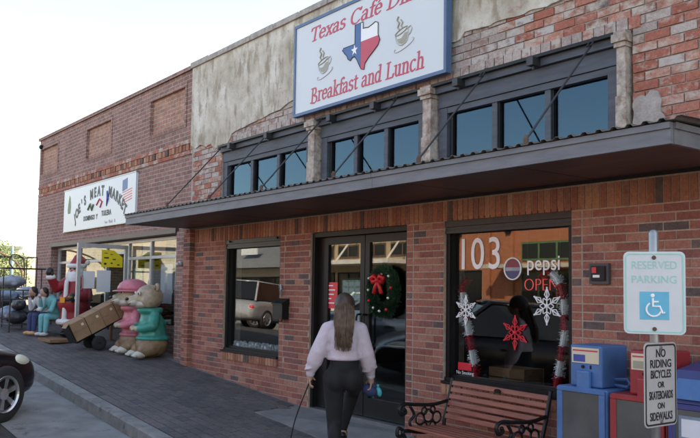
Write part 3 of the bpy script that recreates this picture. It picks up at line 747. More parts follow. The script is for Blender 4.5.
ol = MB(); pts = tx(TXW); ol.tube([(x, SY-.006, z) for x, z in pts], .0045, 5, closed=True); ol.build('outline', 'ink', state, world=True)
sp_ = []
for k in range(10):
    a = R(90+36*k); rr = .062 if k % 2 == 0 else .025; sp_.append((SX+1.21+rr*math.cos(a), SZ+.30+.47*.53+rr*math.sin(a)))
thick_sheet(sp_, SY-.009, SY-.0065, 'star', 'flag_white', state)
for u, v in ((.64,.44), (2.02,.44)):
    c = MB(); prof = [(-.10,.13),(-.095,.05),(-.06,.0),(-.03,-.015),(.03,-.015),(.06,0),(.095,.05),(.10,.13)]
    rr = .25; ro = lambda p: (SX+u+p[0]*math.cos(rr)-p[1]*math.sin(rr), SZ+v+p[0]*math.sin(rr)+p[1]*math.cos(rr))
    cup = MB().tube([(*[ro(p)[0]], SY-.003, ro(p)[1]) for p in prof], .006, 5).build('coffee_cup', 'cup_grey', sign, world=True)
    for nm, mt, pts, w in (('coffee','cup_olive', [(.1*math.cos(R(t)), .13+.022*math.sin(R(t))) for t in range(0,361,24)], .006),
                       ('cup_handle','cup_grey', [(.10,.11),(.145,.12),(.155,.08),(.12,.045),(.085,.04)], .006),
                       ('saucer','cup_grey', [(.155*math.cos(R(t)), -.03+.035*math.sin(R(t))) for t in range(150,400,14)], .005),
                       ('steam','cup_olive', [(-.02,.15),(-.045,.19),(-.01,.225),(-.035,.27),(-.005,.30)], .010),
                       ('steam','cup_olive', [(.03,.15),(.01,.18),(.04,.21),(.02,.25)], .008)):
        MB().tube([(ro(p)[0], SY-.003, ro(p)[1]) for p in pts], w, 5).build(nm, mt, cup, world=True)
    thick_sheet([ro(p) for p in [(-.07,.03),(-.085,.08),(-.02,.06),(.04,.09),(.085,.08),(.06,.02),(.02,.0),(-.03,.0)]], SY-.0025, SY, 'coffee_fill', 'cup_olive', cup)

# ------------------------------------------------------------------ brown brick market building on the left
LX0, LX1, LY = -19.2, -11.1, .06
mk = thing('market_building', 'brown brick shop with three orange brick panels above its open storefront', 'building', (-15, LY, zf(-15)))
OX0, OX1, OZ = -18.05, -11.56, 2.47
w = MB(); w.box(LX0, LX1, LY, LY+.35, OZ, 3.665); w.box(LX0, LX1, LY+.012, LY+.35, 3.666, 3.905); w.box(LX0, LX1, LY, LY+.35, 3.906, 4.14)
px = [(-19.1,-17.82), (-16.0,-14.6), (-12.82,-11.42)]; c = LX0
for a, b in px+[(LX1, LX1)]:
    w.box(c, a, LY, LY+.35, 4.1402, 4.80); c = b
w.box(LX0, LX1, LY, LY+.35, 4.8002, 4.99); w.box(LX0, OX0, LY, LY+.35, .2, OZ); w.box(OX1, LX1, LY-.03, LY+.35, .2, OZ+.02)
w.box(LX1-.3, LX1-.005, LY+.36, 14, .2, 4.95); w.box(LX0, LX0+.3, LY+.36, 14, .2, 4.95); w.box(LX0, LX1-.005, 13.7, 14, .2, 4.94)
wall = w.build('wall', 'brick_brown', mk, world=True)
for a, b in px:
    MB().box(a+.0, b, LY+.04, LY+.3, 4.141, 4.799).build('brick_panel', 'brick_panel', mk, world=True)
    f = MB(); z0, z1 = 4.115, 4.825
    f.box(a-.03, b+.03, LY-.012, LY+.05, z0, z0+.06); f.box(a-.03, b+.03, LY-.012, LY+.05, z1-.06, z1); f.box(a-.03, a+.03, LY-.012, LY+.05, z0+.06, z1-.06); f.box(b-.03, b+.03, LY-.012, LY+.05, z0+.06, z1-.06)
    f.build('panel_border', 'brick_brown', mk, world=True)
for z in (3.667, 3.84):
    x = LX0; k = 0; bb = []
    while x < LX1-.05:
        bb.append((x, min(LX1-.005, x+.2), z, z+.0645, LY-.012)); x += .2
    mkb = MB()
    for (a, b, c, d, y) in bb: mkb.obox(((a+b)/2, y+.02, (c+d)/2), (b-a-.008, .04, d-c-.004))
    tag(mkb.build('band_bricks', 'brick_old', wall, world=True, fix=False), kind='stuff')
x = LX0+.03; k = 0; sq = []
while x < LX1-.12:
    sq.append((x, x+.1, 3.735, 3.838, LY-.006-(.008 if k % 2 else 0))); x += .128; k += 1
emit_bricks(sq, wall, 'brick_soldier', 'band_square', 64, depth=.05)
cp = MB(); x = LX0-.04
while x < LX1: cp.box(x, min(LX1+.03, x+.8)-.005, LY-.035, LY+.38, 4.992, 5.05); x += .8
cp.build('coping', 'brick_brown', mk, world=True)
MB().box(LX1-.29, LX1+.015, LY+.385, 3, 4.952, 5.07).build('parapet_flashing', 'coping', mk, world=True)
MB().box(LX0, LX1-.3, .5, 13.7, 4.4, 4.5).build('roof', 'far_ground', mk, world=True)
MB().box(OX0, OX1, LY-.055, LY-.002, OZ-.005, OZ+.075).build('lintel', 'soffit', mk, world=True)
lb = MB(); lb.lathe([(.02,-.02),(.05,0),(.05,.05),(.03,.09)], (-19.02, LY-.06, 4.83), 12, 'y'); lb.build('flood_light', 'black_frame', mk, world=True)
# shopfront
GY = .2
f = MB()
zt = OZ-.02
f.box(OX0+.02, OX1, GY, GY+.06, zt-.05, zt); 
for x in (-17.98, -16.6, -15.05, -13.95, -12.95, -11.62): f.box(x-.03, x+.03, GY+.001, GY+.06, .6, zt-.05)
f.box(-17.95,-15.08, GY+.002, GY+.06, 2.10, 2.15); f.box(-13.92,-11.65, GY+.002, GY+.06, 2.10, 2.15); f.box(-15.02,-13.98, GY+.002, GY+.06, 2.22, 2.27)
sf = f.build('shopfront_frame', 'aluminium', mk, world=True)
for a, b, c, d in ((-17.95,-16.63,1.0,2.10), (-16.57,-15.08,1.0,2.10), (-13.92,-12.98,1.0,2.10), (-12.92,-11.65,1.0,2.10), (-17.95,-16.63,2.15,2.40), (-16.57,-15.08,2.15,2.40), (-13.92,-12.98,2.15,2.40), (-12.92,-11.65,2.15,2.40), (-15.02,-13.98,2.27,2.40)):
    MB().box(a, b, GY+.027, GY+.033, c, d).build('pane', 'glass', sf, world=True)
f = MB(); f.box(-17.95,-15.08, GY+.01, GY+.12, .5, 1.0); f.box(-13.92,-11.65, GY+.01, GY+.12, .4, 1.0); f.build('bulkhead', 'brick_brown', sf, world=True)
for a, b, c, d, m_ in ((-13.85,-13.45,2.17,2.38,'poster_orange'), (-13.4,-13.02,2.17,2.38,'cream_label'), (-12.88,-12.45,2.16,2.39,'poster_orange'), (-12.6,-12.15,1.35,2.0,'paper'), (-13.75,-13.4,1.25,1.95,'paper_green'), (-12.05,-11.75,1.1,2.35,'paper'), (-13.3,-13.05,1.5,2.05,'cream_label'), (-16.5,-15.4,1.3,2.0,'poster_orange')):
    MB().box(a, b, GY+.045, GY+.049, c, d).build('window_poster', m_, sf, world=True)
MB().box(LX0+.3, LX1-.3, .5, 13.6, .55, .6).build('interior_floor', 'interior_floor', mk, world=True)
MB().box(LX0+.3, LX1-.3, .42, 13.6, 2.9, 3.0).build('interior_ceiling', 'interior_pale', mk, world=True)
MB().box(LX0+.3, LX1-.3, 5.0, 5.1, .6, 2.9).build('interior_wall', 'interior_pale', mk, world=True)
# the door leaf that stands open
dl = MB(); dw = .98
dl.box(0, .06, -.022, .022, .02, 1.70); dl.box(dw-.06, dw, -.022, .022, .02, 1.70); dl.box(.06, dw-.06, -.022, .022, 1.63, 1.70); dl.box(.06, dw-.06, -.022, .022, .02, .2)
dr = thing('shop_door', 'open aluminium glass door with taped notices beside the red-coated figure', 'door', (-13.93, GY-.02, zside(-13.9,-.3)-.0), R(-79))
dr.location.z = .66
dl.build('frame', 'aluminium', dr); MB().box(.055, dw-.055, -.003, .003, .19, 1.64).build('pane', 'glass_clear', dr)
poly = [(.10,1.30),(.52,1.30),(.52,1.60),(.28,1.60),(.10,1.48)]
pn = MB().prism([(x, z) for x, z in poly], .0042, .0072).build('yellow_notice', 'poster_yellow', dr)
m_ = MB(); [m_.box(a, a+w, .0075, .0085, z, z+h) for a, w, z, h in ((.16,.05,1.335,.02),(.30,.04,1.36,.022),(.42,.05,1.34,.035),(.24,.06,1.43,.02),(.38,.09,1.45,.025),(.40,.07,1.54,.012),(.30,.05,1.52,.012))]; m_.build('notice_print', 'ink', pn)
MB().box(.33, .60, .0042, .0062, .86, 1.24).build('paper_notice', 'paper', dr); MB().box(.64, .86, .0042, .0062, .92, 1.22).build('paper_notice', 'paper', dr)
hb = MB(); hb.tube([(.9,.022,.9),(.9,.07,.92),(.9,.07,1.1),(.9,.022,1.12)], .012, 6); hb.build('handle', 'grey_metal', dr)

# the market's painted sign
ms = thing('market_sign', 'white painted meat market sign with arched black letters on brown brick', 'sign', (-15.18, LY-.03, 2.76))
MX0, MX1, MZ0, MZ1, MY = -17.12, -13.24, 2.76, 3.61, LY-.045
MB().box(MX0, MX1, MY, LY-.002, MZ0, MZ1).build('panel', 'sign_white', ms, world=True)
f = MB(); f.box(MX0-.015, MX1+.015, MY-.006, LY-.002, MZ0-.02, MZ0-.001); f.box(MX0-.015, MX1+.015, MY-.006, LY-.002, MZ1+.001, MZ1+.02); f.build('edge', 'grey_metal', ms, world=True)
s_ = "JOE'S MEAT MARKET"; cx_ = -15.05; 
for i, ch in enumerate(s_):
    if ch == ' ': continue
    t = (i-8)/8; a = t*1.05
    text(ch, .26, 'ink', ms, 'letter', (cx_+1.34*math.sin(a)/math.sin(1.05), MY-.002, 2.99+.44*(math.cos(a)-math.cos(1.05))/(1-math.cos(1.05))), (math.pi/2, a*.45, 0), bold=.012, sx=.85, world=True)
text('DOMINGO', .13, 'ink', ms, 'lettering', (-15.55, MY-.002, 2.95), bold=.004, world=True); text('Y', .13, 'ink', ms, 'lettering', (-15.12, MY-.002, 2.95), bold=.004, world=True); text('TULERA', .14, 'ink', ms, 'lettering', (-14.62, MY-.002, 2.99), bold=.004, world=True)
for wd, xx in (('Los',-14.62), ('Mach',-14.38), ('II',-14.18)): text(wd, .09, 'cup_grey', ms, 'lettering', (xx, MY-.002, 2.82), world=True)
MB().prism([(-16.85,3.12),(-16.7,3.12),(-16.68,3.25),(-16.72,3.45),(-16.78,3.5),(-16.83,3.36),(-16.87,3.2)], MY-.003, MY).build('cactus', 'green_frame', ms, world=True)
fl = MB(); fl.prism([(-13.85,3.32),(-13.62,3.36),(-13.62,3.55),(-13.85,3.52)], MY-.003, MY); fl.build('flag_canton', 'flag_blue', ms, world=True)
fl = MB(); [fl.prism([(-13.85+.02*k, 3.29-.045*k),(-13.4,3.34-.045*k),(-13.4,3.355-.045*k),(-13.85+.02*k,3.305-.045*k)], MY-.003, MY) for k in range(5)]; fl.build('flag_stripes', 'vinyl_red', ms, world=True)
MB().tube([(-15.62,MY,3.12),(-15.5,MY,3.22),(-15.4,MY,3.1),(-15.32,MY,3.2)], .025, 6).build('chilli', 'green_frame', ms, world=True)
MB().tube([(-15.15,MY,3.18),(-15.0,MY,3.28),(-14.85,MY,3.22),(-14.95,MY,3.12)], .02, 6).build('drawing', 'sign_red', ms, world=True)
MB().tube([(-14.6,MY,3.4),(-14.55,MY,3.25),(-14.62,MY,3.12)], [.02,.035,.012], 6).build('drawing', 'vinyl_blue', ms, world=True)

# ------------------------------------------------------------------ buildings across the street (they show in the glass)
OY = -20.0
def front(name, label, x0, x1, h, mat, loc_z=-.15):
    b = thing(name, label, 'building', ((x0+x1)/2, OY, loc_z))
    MB().box(x0, x1, OY-9, OY, loc_z-.3, h).build('wall', mat, b, world=True); return b
def pane_set(b, x0, x1, z0, z1, n, fm, y=OY, fr=.08, name='window'):
    f = MB(); f.box(x0, x1, y, y+.05, z0, z0+fr); f.box(x0, x1, y, y+.05, z1-fr, z1); w_ = (x1-x0)/n
    for k in range(n+1): x = x0+w_*k; f.box(max(x0,x-fr/2), min(x1,x+fr/2), y, y+.055, z0+fr, z1-fr)
    o = f.build(name, fm, b, world=True)
    for k in range(n): MB().box(x0+w_*k+fr/2, x0+w_*(k+1)-fr/2, y+.001, y+.02, z0+fr, z1-fr).build('pane', 'car_glass', o, world=True)
    return o
b1 = front('orange_shop', 'orange brick shop with green window frames mirrored in the cafe window', -28.3,-12, 6.2, 'brick_orange')
pane_set(b1, -22.0,-19.3, 2.95, 3.72, 3, 'green_frame'); pane_set(b1, -22.0,-19.3, -.1, 2.5, 3, 'green_frame'); pane_set(b1, -26.6,-24.2, .2, 2.6, 2, 'black_frame'); pane_set(b1,-17.5,-14, .2, 2.5, 3, 'green_frame'); pane_set(b1,-17.5,-14, 2.95, 3.72, 3, 'green_frame')
MB().box(-23,-13, OY, OY+1.4, 2.62, 2.78).build('canopy', 'stucco', b1, world=True); MB().box(-28.3,-12, OY-.3, OY+.12, 6.2, 6.4).build('cornice', 'stucco', b1, world=True)
for x in (-28.1,-26.9,-23.9,-22.6,-18.9,-12.5): MB().box(x-.22, x+.22, OY+.001, OY+.14, -.3, 5.6).build('pilaster', 'brick_orange', b1, world=True)
for x in (-25.6,-22.6,-19,-16): MB().box(x-.12, x+.12, OY, OY+.25, 4.1, 4.35).build('wall_lamp', 'black_frame', b1, world=True)
b2 = front('tan_shop', 'tan brick shop with red window posts mirrored in the cafe doors', -37.4,-28.4, 6.0, 'brick_tan')
for k in range(4): pane_set(b2, -37+2.2*k, -35.2+2.2*k, 3.35, 4.05, 2, 'rust'); pane_set(b2, -37+2.2*k, -35.1+2.2*k, .2, 2.6, 2, 'black_frame')
MB().box(-37.3,-28.5, OY, OY+1.8, 2.95, 3.15).build('canopy', 'coping', b2, world=True)
for k in range(5):
    x = -37+2.0*k; MB().tube([(x,OY,4.9),(x+.3,OY+1.7,3.12)], .05, 6).build('canopy_stay', 'coping', b2, world=True)
b3 = front('slate_roof_shop', 'pale shop with slate roof and white sign mirrored in the window beside the mailbox', -53,-37.6, 3.0, 'stucco')
MB().add([(-53.2,OY+1.6,2.9),(-37.4,OY+1.6,2.9),(-37.4,OY-4,6.0),(-53.2,OY-4,6.0),(-53.2,OY-4,2.9),(-37.4,OY-4,2.9)], [(0,1,2,3),(1,5,2),(0,3,4),(0,4,5,1)]).build('roof', 'roof_slate', b3, world=True)
MB().box(-44.2,-42.3, OY+.6, OY+.68, 3.75, 4.45).build('sign_panel', 'sign_white', b3, world=True); pane_set(b3,-50,-39, .2, 2.4, 5, 'black_frame')
b4 = front('stucco_shop', 'long pale stucco shop beyond the slate roofed one', -90,-53.5, 5.4, 'stucco')
b5 = front('brick_store', 'brown brick store standing past the orange brick shop', -11.7, 14, 6.0, 'brick_brown')
pane_set(b5,-10,4, .2, 2.6, 6, 'black_frame')

# ------------------------------------------------------------------ cars
def make_car(name, label, loc, heading, paint, suv=False, group=None):
    """local frame: x forwards, y to the left"""
    c = thing(name, label, 'car', loc, heading, group)
    zb, belt, roof = (.24,.98,1.68) if suv else (.19,.88,1.42)
    hood = belt+.0 if suv else belt-.04; deck = belt+.03
    st = [(-2.28,.70,.42,.70),(-2.2,.80,.26,deck-.10),(-1.9,.86,zb,deck),(-1.0,.885,zb,deck+.01),(0,.89,zb,belt+.02),(.85,.885,zb,belt+.02),(1.3,.87,zb,hood-.015),(1.75,.84,zb+.01,hood-.10),(1.94,.78,zb+.05,hood-.20),(2.06,.66,.30,hood-.30),(2.10,.5,.36,.52)]
    vs = []; n = 12
    for x, w_, z0, z1 in st:
        h = z1-z0
        half = [(w_*.86,z0),(w_*.97,z0+h*.10),(w_,z0+h*.42),(w_*.985,z0+h*.72),(w_*.93,z0+h*.93),(w_*.72,z1+.015)]
        vs += [(x, y, z) for y, z in half]+[(x, -y, z) for y, z in half[::-1]]
    m = MB(); m.add(vs, [(i*n+q, i*n+(q+1) % n, (i+1)*n+(q+1) % n, (i+1)*n+q) for i in range(len(st)-1) for q in range(n)]+[tuple(range(n)), tuple((len(st)-1)*n+q for q in range(n))])
    body = m.build('body', paint, c, True)
    modmesh(body, [('SUBSURF', dict(levels=2, render_levels=2))])
    wr = .345 if suv else .315
    for wx in (1.36,-1.38):
        ct = MB().lathe([(wr+.055,-1.2),(wr+.055,1.2)], (wx,0,wr), 32, 'y'); co = ct.build('cut', 'rubber')
        modmesh(body, [('BOOLEAN', dict(object=co, operation='DIFFERENCE', solver='EXACT'))]); bpy.data.objects.remove(co)
    smooth_angle(body, 35)
    uc = MB(); uc.box(-1.9,1.62,-.62,.62,zb+.02,belt-.32); uc.build('underbody', 'rubber', c)
    for wx in (1.36,-1.38):
        for sy in (-1,1):
            wl = bpy.data.objects.new('wheel', None); COL.objects.link(wl); bpy.data.objects.remove(wl)
            t = MB(); t.lathe([(wr-.115,-.10),(wr-.03,-.105),(wr-.004,-.08),(wr,-.03),(wr,.03),(wr-.004,.08),(wr-.03,.105),(wr-.115,.10)], (wx, sy*.775, wr), 40, 'y', cap=False)
            ty = t.build('wheel', 'rubber', c, True)
            d = MB(); y0 = sy*.775+sy*.05
            d.lathe([(wr-.10,-.02),(wr-.10,.02)], (wx, sy*.775, wr), 32, 'y'); d.build('brake_disc', 'dark_grey', ty)
            rim = MB(); rim.lathe([(wr-.12,-.05),(wr-.105,.04*sy),(wr-.115,.06*sy),(wr-.14,.03*sy),(wr-.14,-.05)], (wx, y0, wr), 40, 'y', cap=False)
            for k in range(6):
                a = k*math.pi/3+.3; L = wr-.15
                for da in (-.10,.10):
                    rim.obox((wx+math.cos(a+da*.5)*L*.58, y0+sy*.025, wr+math.sin(a+da*.5)*L*.58), (L*.95,.022,.032), (0,-(a+da),0))
            rim.lathe([(.07,.0),(.065,.035*sy),(.02,.045*sy)], (wx, y0, wr), 20, 'y'); rim.build('rim', 'rim_alloy', ty)
    fx, bx = (.95,-1.55) if not suv else (.95,-2.05)
    rf, rb = (.25,-.85) if not suv else (.35,-1.75)
    g = MB(); a0, a1 = .74, .56
    g.add([(fx,-a0,belt),(fx,a0,belt),(bx,a0,belt+.02),(bx,-a0,belt+.02),(rf,-a1,roof-.03),(rf,a1,roof-.03),(rb,a1,roof-.03),(rb,-a1,roof-.03)], [(3,2,1,0),(4,5,6,7),(0,1,5,4),(1,2,6,5),(2,3,7,6),(3,0,4,7)])
    gl = g.build('window_glass', 'car_glass', c)
    rr = MB(); rr.add([(rf+.05,-a1-.02,roof-.03),(rf+.05,a1+.02,roof-.03),(rb-.05,a1+.02,roof-.03),(rb-.05,-a1-.02,roof-.03),(rf-.12,-a1+.12,roof+.02),(rf-.12,a1-.12,roof+.02),(rb+.1,a1-.12,roof+.02),(rb+.1,-a1+.12,roof+.02)], [(3,2,1,0),(4,5,6,7),(0,1,5,4),(1,2,6,5),(2,3,7,6),(3,0,4,7)])
    rr.build('roof', paint, c, True)
    for sy in (-1,1):
        p = MB()
        for (xa, xb) in ((fx,rf), (-.35,-.33), (bx,rb)): p.tube([(xa, sy*a0, belt-.02),(xb, sy*(a1+.01), roof-.01)], .04, 6)
        p.build('pillar', paint, c)
        mm = MB().ell((.82, sy*.97, belt+.10), (.09,.11,.075), 12, 8); mm.tube([(.85,sy*.82,belt+.03),(.83,sy*.92,belt+.07)], .025, 6); mm.build('wing_mirror', 'car_dark' if paint == 'car_dark' else paint, c, True)
        hl = MB().ell((1.76, sy*.70, hood-.235), (.24,.10,.085), 16, 10, (0,.25,-sy*.42)); hl.build('headlight', 'lamp_lens', c, True)
        tl = MB().ell((-2.17, sy*.66, .72), (.08,.13,.09), 12, 8); tl.build('tail_light', 'vinyl_red', c, True)
        dh = MB(); dh.obox((.0, sy*.893, .70), (.2,.03,.035)); dh.obox((-.95, sy*.888, .72), (.2,.03,.035)); dh.build('door_handle', paint, c)
    gr = MB(); gr.obox((2.09,0,.50), (.06,.9,.12)); gr.obox((2.08,0,.34), (.05,1.2,.07)); gr.build('grille', 'rubber', c)
    return c
hd = R(124)
def park(name, label, x, y, head, paint, suv=False, group=None):
    p = Vector((x, y)); z = zroad(x, y); c = make_car(name, label, (x, y, z), head, paint, suv, group)
    # lie on the sloping road
    e = .6; gx = (zroad(x+e,y)-zroad(x-e,y))/(2*e); gy = (zroad(x,y+e)-zroad(x,y-e))/(2*e)
    n = Vector((-gx,-gy,1)).normalized(); fx = Vector((math.cos(head), math.sin(head), 0)); fx = (fx-n*fx.dot(n)).normalized(); ly = n.cross(fx)
    c.rotation_euler = Matrix((fx, ly, n)).transposed().to_euler(); return c
hv = Vector((math.cos(hd), math.sin(hd))); lv = Vector((-math.sin(hd), math.cos(hd)))
ctr = Vector((-9.46,-3.0))-hv*1.36+lv*.775
park('parked_car', 'black sedan with silver alloy wheels parked nose in at the kerb', ctr.x, ctr.y, hd, 'car_dark')
park('parked_car', 'blue grey sedan parked at the kerb past the black sedan', ctr.x-3.6, ctr.y-.55, hd, 'car_blue')
park('parked_car', 'red utility wagon parked across the street by the slate roofed shop', -31.5,-11.2, R(290), 'car_red', True)
park('parked_car', 'white sedan parked across the street before the green framed windows', -19.8,-10.6, R(245), 'car_white')
park('parked_car', 'silver utility wagon parked across the street before the orange brick shop', -26.2,-10.4, R(245), 'car_silver', True)

# ------------------------------------------------------------------ cafe window dressing
def decal(s, size, x, z, mat, parent, y=.096, **k): return text(s, size, mat, parent, k.pop('name','window_lettering'), (x, y, z), world=True, ext=.0006, **k)
for ch, x in (('1',-5.385), ('0',-5.20), ('3',-4.99)): decal(ch, .415, x, 1.95, 'white_vinyl', win_r, sx=.88, bold=.002, name='house_number')
decal('pepsi', .185, -4.435, 1.86, 'white_vinyl', win_r, bold=.0, name='brand_lettering', sx=.95)
lg = MB(); lg.tube([(-4.775+.095*math.cos(R(t)), .0955, 1.82+.095*math.sin(R(t))) for t in range(0,360,12)], .007, 6, closed=True); logo = lg.build('brand_roundel', 'white_vinyl', win_r, world=True)
def disc_part(z0, z1, mat, wav=0):
    pts = []; cx, cz, r = -4.775, 1.82, .084
    A = [t for t in range(0,360,6)]
    up_ = [(cx+r*math.cos(R(t)), cz+r*math.sin(R(t))) for t in A]
    return thick_sheet(clip(clip(up_, 1, cz+z1, True), 1, cz+z0, False), .0955, .0965, 'roundel_field', mat, logo)
M('faded_red', (.22,.03,.045), .4, var=0); M('faded_blue', (.05,.06,.16), .4, var=0); disc_part(.012, .2, 'faded_red'); disc_part(-.2, -.018, 'faded_blue'); disc_part(-.018, .012, 'bag_grey')
ns = thing('neon_sign', 'red neon OPEN sign hanging inside the window under the soft drink lettering', 'neon sign', (-4.5, .14, 1.66))
text('OPEN', .155, 'neon_red', ns, 'neon_letters', (-4.49,.135,1.675), world=True, ext=.004, bold=-.005, sx=.95)
MB().box(-4.72,-4.26,.15,.17,1.625,1.775).build('backing', 'black_frame', ns, world=True)
MB().tube([(-4.66,.16,1.775),(-4.66,.16,2.17)], .003, 5).build('hanging_chain', 'rod', ns, world=True); MB().tube([(-4.31,.16,1.775),(-4.31,.16,2.17)], .003, 5).build('hanging_chain', 'rod', ns, world=True)
st_ = MB().box(-5.445,-5.27,.0955,.0965,.88,.95).build('sticker', 'vinyl_red', win_r, world=True)
decal('No Smoking', .045, -5.355, .855, 'white_vinyl', win_r, name='sticker_lettering'); decal('on premises', .035, -5.36, .82, 'white_vinyl', win_r, name='sticker_lettering')
def snowflake(label, x, z, r, mat, rot=0):
    o = thing('snowflake', label, 'decoration', (x, .088, z)); m = MB()
    for k in range(6):
        a = k*math.pi/3+rot; d = Vector((math.cos(a), 0, math.sin(a))); p = Vector((-math.sin(a), 0, math.cos(a)))
        m.tube([d*.01, d*r], .006, 5)
        m.tube([d*r*.40, d*r*.62+p*r*.16, d*r*.98], .005, 5); m.tube([d*r*.40, d*r*.62-p*r*.16, d*r*.98], .005, 5)
        m.tube([d*r*.3, d*r*.42+p*r*.22], .005, 5); m.tube([d*r*.3, d*r*.42-p*r*.22], .005, 5); m.ell(d*r, .009, 6, 4)
    m.ell((0,0,0), .02, 8, 6); m.build('crystal', mat, o); return o
snowflake('white snowflake below the house number on the cafe window', -5.34, 1.44, .135, 'white_vinyl', .52)
snowflake('white snowflake under the OPEN sign on the cafe window', -4.39, 1.50, .155, 'white_vinyl', .52)
snowflake('red snowflake at the middle of the cafe window', -4.74, 1.26, .145, 'vinyl_red', .52)
def garland(label, pts, name='tinsel_cane'):
    o = thing(name, label, 'garland', pts[0] if pts[0][2] < pts[-1][2] else pts[-1])
    P = [Vector(p) for p in pts]; L = [0]
    for a, b in zip(P[:-1], P[1:]): L.append(L[-1]+(b-a).length)
    def at(s):
        for i in range(len(P)-1):
            if s <= L[i+1]: return P[i].lerp(P[i+1], (s-L[i])/(L[i+1]-L[i]))
        return P[-1]
    n = max(3, int(L[-1]/.125))
    for k in range(n):
        m = MB(); s0, s1 = L[-1]*k/n, L[-1]*(k+1)/n
        m.tube([at(s0), at((s0+s1)/2), at(s1)], .034, 8)
        for q in range(230):
            c_ = at(random.uniform(s0, s1)); d = Vector((random.gauss(0,1), random.gauss(0,.7), random.gauss(0,1))).normalized(); e = d.cross(Vector((random.random(),random.random(),random.random()))).normalized()
            ln = random.uniform(.042,.064); m.add([c_+e*.004, c_-e*.004, c_+d*ln-e*.003, c_+d*ln+e*.003], [(0,1,2,3)])
        m.build('tinsel_band', 'tinsel_red' if k % 2 == 0 else 'tinsel_white', o, world=True, fix=False)
garland('red and white tinsel cane hanging under the house number', [(-5.235,.135,.80),(-5.30,.135,1.05),(-5.36,.135,1.30),(-5.42,.135,1.55),(-5.42,.135,1.66),(-5.36,.135,1.72)])
garland('red and white tinsel cane curving past the OPEN sign to the sill', [(-4.33,.135,.80),(-4.28,.135,1.05),(-4.235,.135,1.30),(-4.25,.135,1.55),(-4.30,.135,1.72),(-4.40,.135,1.80),(-4.48,.135,1.76)])
cr_ = thing('wooden_crate', 'small wooden crate on the ledge inside the cafe window', 'crate', (-4.98,.38,WZ0-.02))
for sx, sy, w_, d_ in ((0,-.13,.42,.012), (0,.13,.42,.012), (-.2,0,.012,.24), (.2,0,.012,.24)):
    for k in range(2): MB().box(sx-w_/2, sx+w_/2, sy-d_/2, sy+d_/2, .01+k*.095, .095+k*.095).build('slat', 'wood_crate', cr_)
MB().box(-.2,.2,-.12,.12,.002,.012).build('base', 'wood_crate', cr_)
# paper and wreath on the doors
def sheet_on(name, label, cat, x0, x1, z0, z1, y, mat):
    o = MB().box(x0, x1, y, y+.003, z0, z1).build(name, mat); return tag(o, label, cat)
po = thing('red_poster', 'red notice with white lines taped to the left door leaf', 'poster', (-7.52,.104,1.40))
MB().box(-7.635,-7.40,.1045,.1085,1.40,1.70).build('paper', 'vinyl_red', po, world=True)
m_ = MB()
for k, (a, b) in enumerate(((.05,.15), (.04,.19), (.04,.17), (.04,.12), (.06,.18))): m_.box(-7.635+a, -7.635+b, .1025, .1042, 1.655-k*.05, 1.668-k*.05)
m_.build('print', 'white_vinyl', po, world=True)
mn = thing('menu_sheet', 'pale green menu sheet in black frame behind the left door leaf', 'poster', (-7.16,.125,1.47))
MB().box(-7.36,-6.965,.125,.131,1.475,1.75).build('frame', 'black_frame', mn, world=True); MB().box(-7.33,-6.99,.121,.1245,1.50,1.725).build('paper', 'paper_green', mn, world=True)
mp = MB(); [mp.box(-7.31+.11*i, -7.22+.11*i, .1195, .1207, 1.52+.07*j, 1.565+.07*j) for i in range(3) for j in range(3)]; mp.build('print', 'paper', mn, world=True)
sheet_on('paper_sheet', 'plain white sheet below the menu on the left door leaf', 'poster', -7.13,-6.965, 1.10, 1.39, .1215, 'paper')
wth = thing('wreath', 'green pine wreath with red bow and pale baubles on the right door leaf', 'wreath', (-6.51,.06,1.60))
m = MB(); wr_ = .19
m.tube([(wr_*math.cos(R(t)), 0, wr_*1.08*math.sin(R(t))) for t in range(0,360,15)], .035, 8, closed=True)
for q in range(6500):
    a = random.uniform(0, 2*math.pi); b = random.uniform(0, 2*math.pi); rr = random.uniform(.03,.065)
    c_ = Vector(((wr_+rr*math.cos(b))*math.cos(a), -abs(rr*math.sin(b))*.8+.01, (wr_*1.08+rr*math.cos(b))*math.sin(a)))
    d = Vector((math.cos(a)*math.cos(b)-math.sin(a)*.8+random.gauss(0,.4), -abs(math.sin(b))-.1, math.sin(a)*math.cos(b)+math.cos(a)*.8+random.gauss(0,.4))).normalized()
    e = d.cross(Vector((random.random()-.5,random.random()-.5,random.random()-.5))).normalized(); ln = random.uniform(.03,.075)
    m.add([c_+e*.0045, c_-e*.0045, c_+d*ln], [(0,1,2)])
m.build('foliage', 'needles', wth, fix=False)
bw = MB(); 
for s in (-1,1): bw.tube([(0,-.085,.12),(s*.05,-.1,.165),(s*.095,-.095,.14),(s*.08,-.09,.10),(0,-.085,.12)], [.012,.026,.03,.026,.012], 8); bw.tube([(0,-.085,.12),(s*.03,-.09,.06),(s*.06,-.085,-.02)], [.012,.022,.024], 6)
bw.ell((0,-.095,.12), .025, 10, 8); bw.build('bow', 'ribbon_red', wth, True)
for k in range(11):
    a = k*2*math.pi/11+.2; rr = wr_+random.uniform(-.03,.03); MB().ell((rr*math.cos(a), -.07, rr*1.08*math.sin(a)), .016, 10, 8).build('bauble', 'bauble' if k % 3 else 'ribbon_red', wth, True)
ct = MB()
for k in range(200): x = random.uniform(LWX0+.1, LWX1-.08); ct.ell((x, random.uniform(.115,.17), WZ0+.07+random.uniform(0,.06)), random.uniform(.012,.03), 6, 4)
o = ct.build('cotton_snow', 'cotton', None, fix=False); tag(o, 'white cotton snow strewn along the sill behind the window beside the mailbox', 'decoration', kind='stuff')
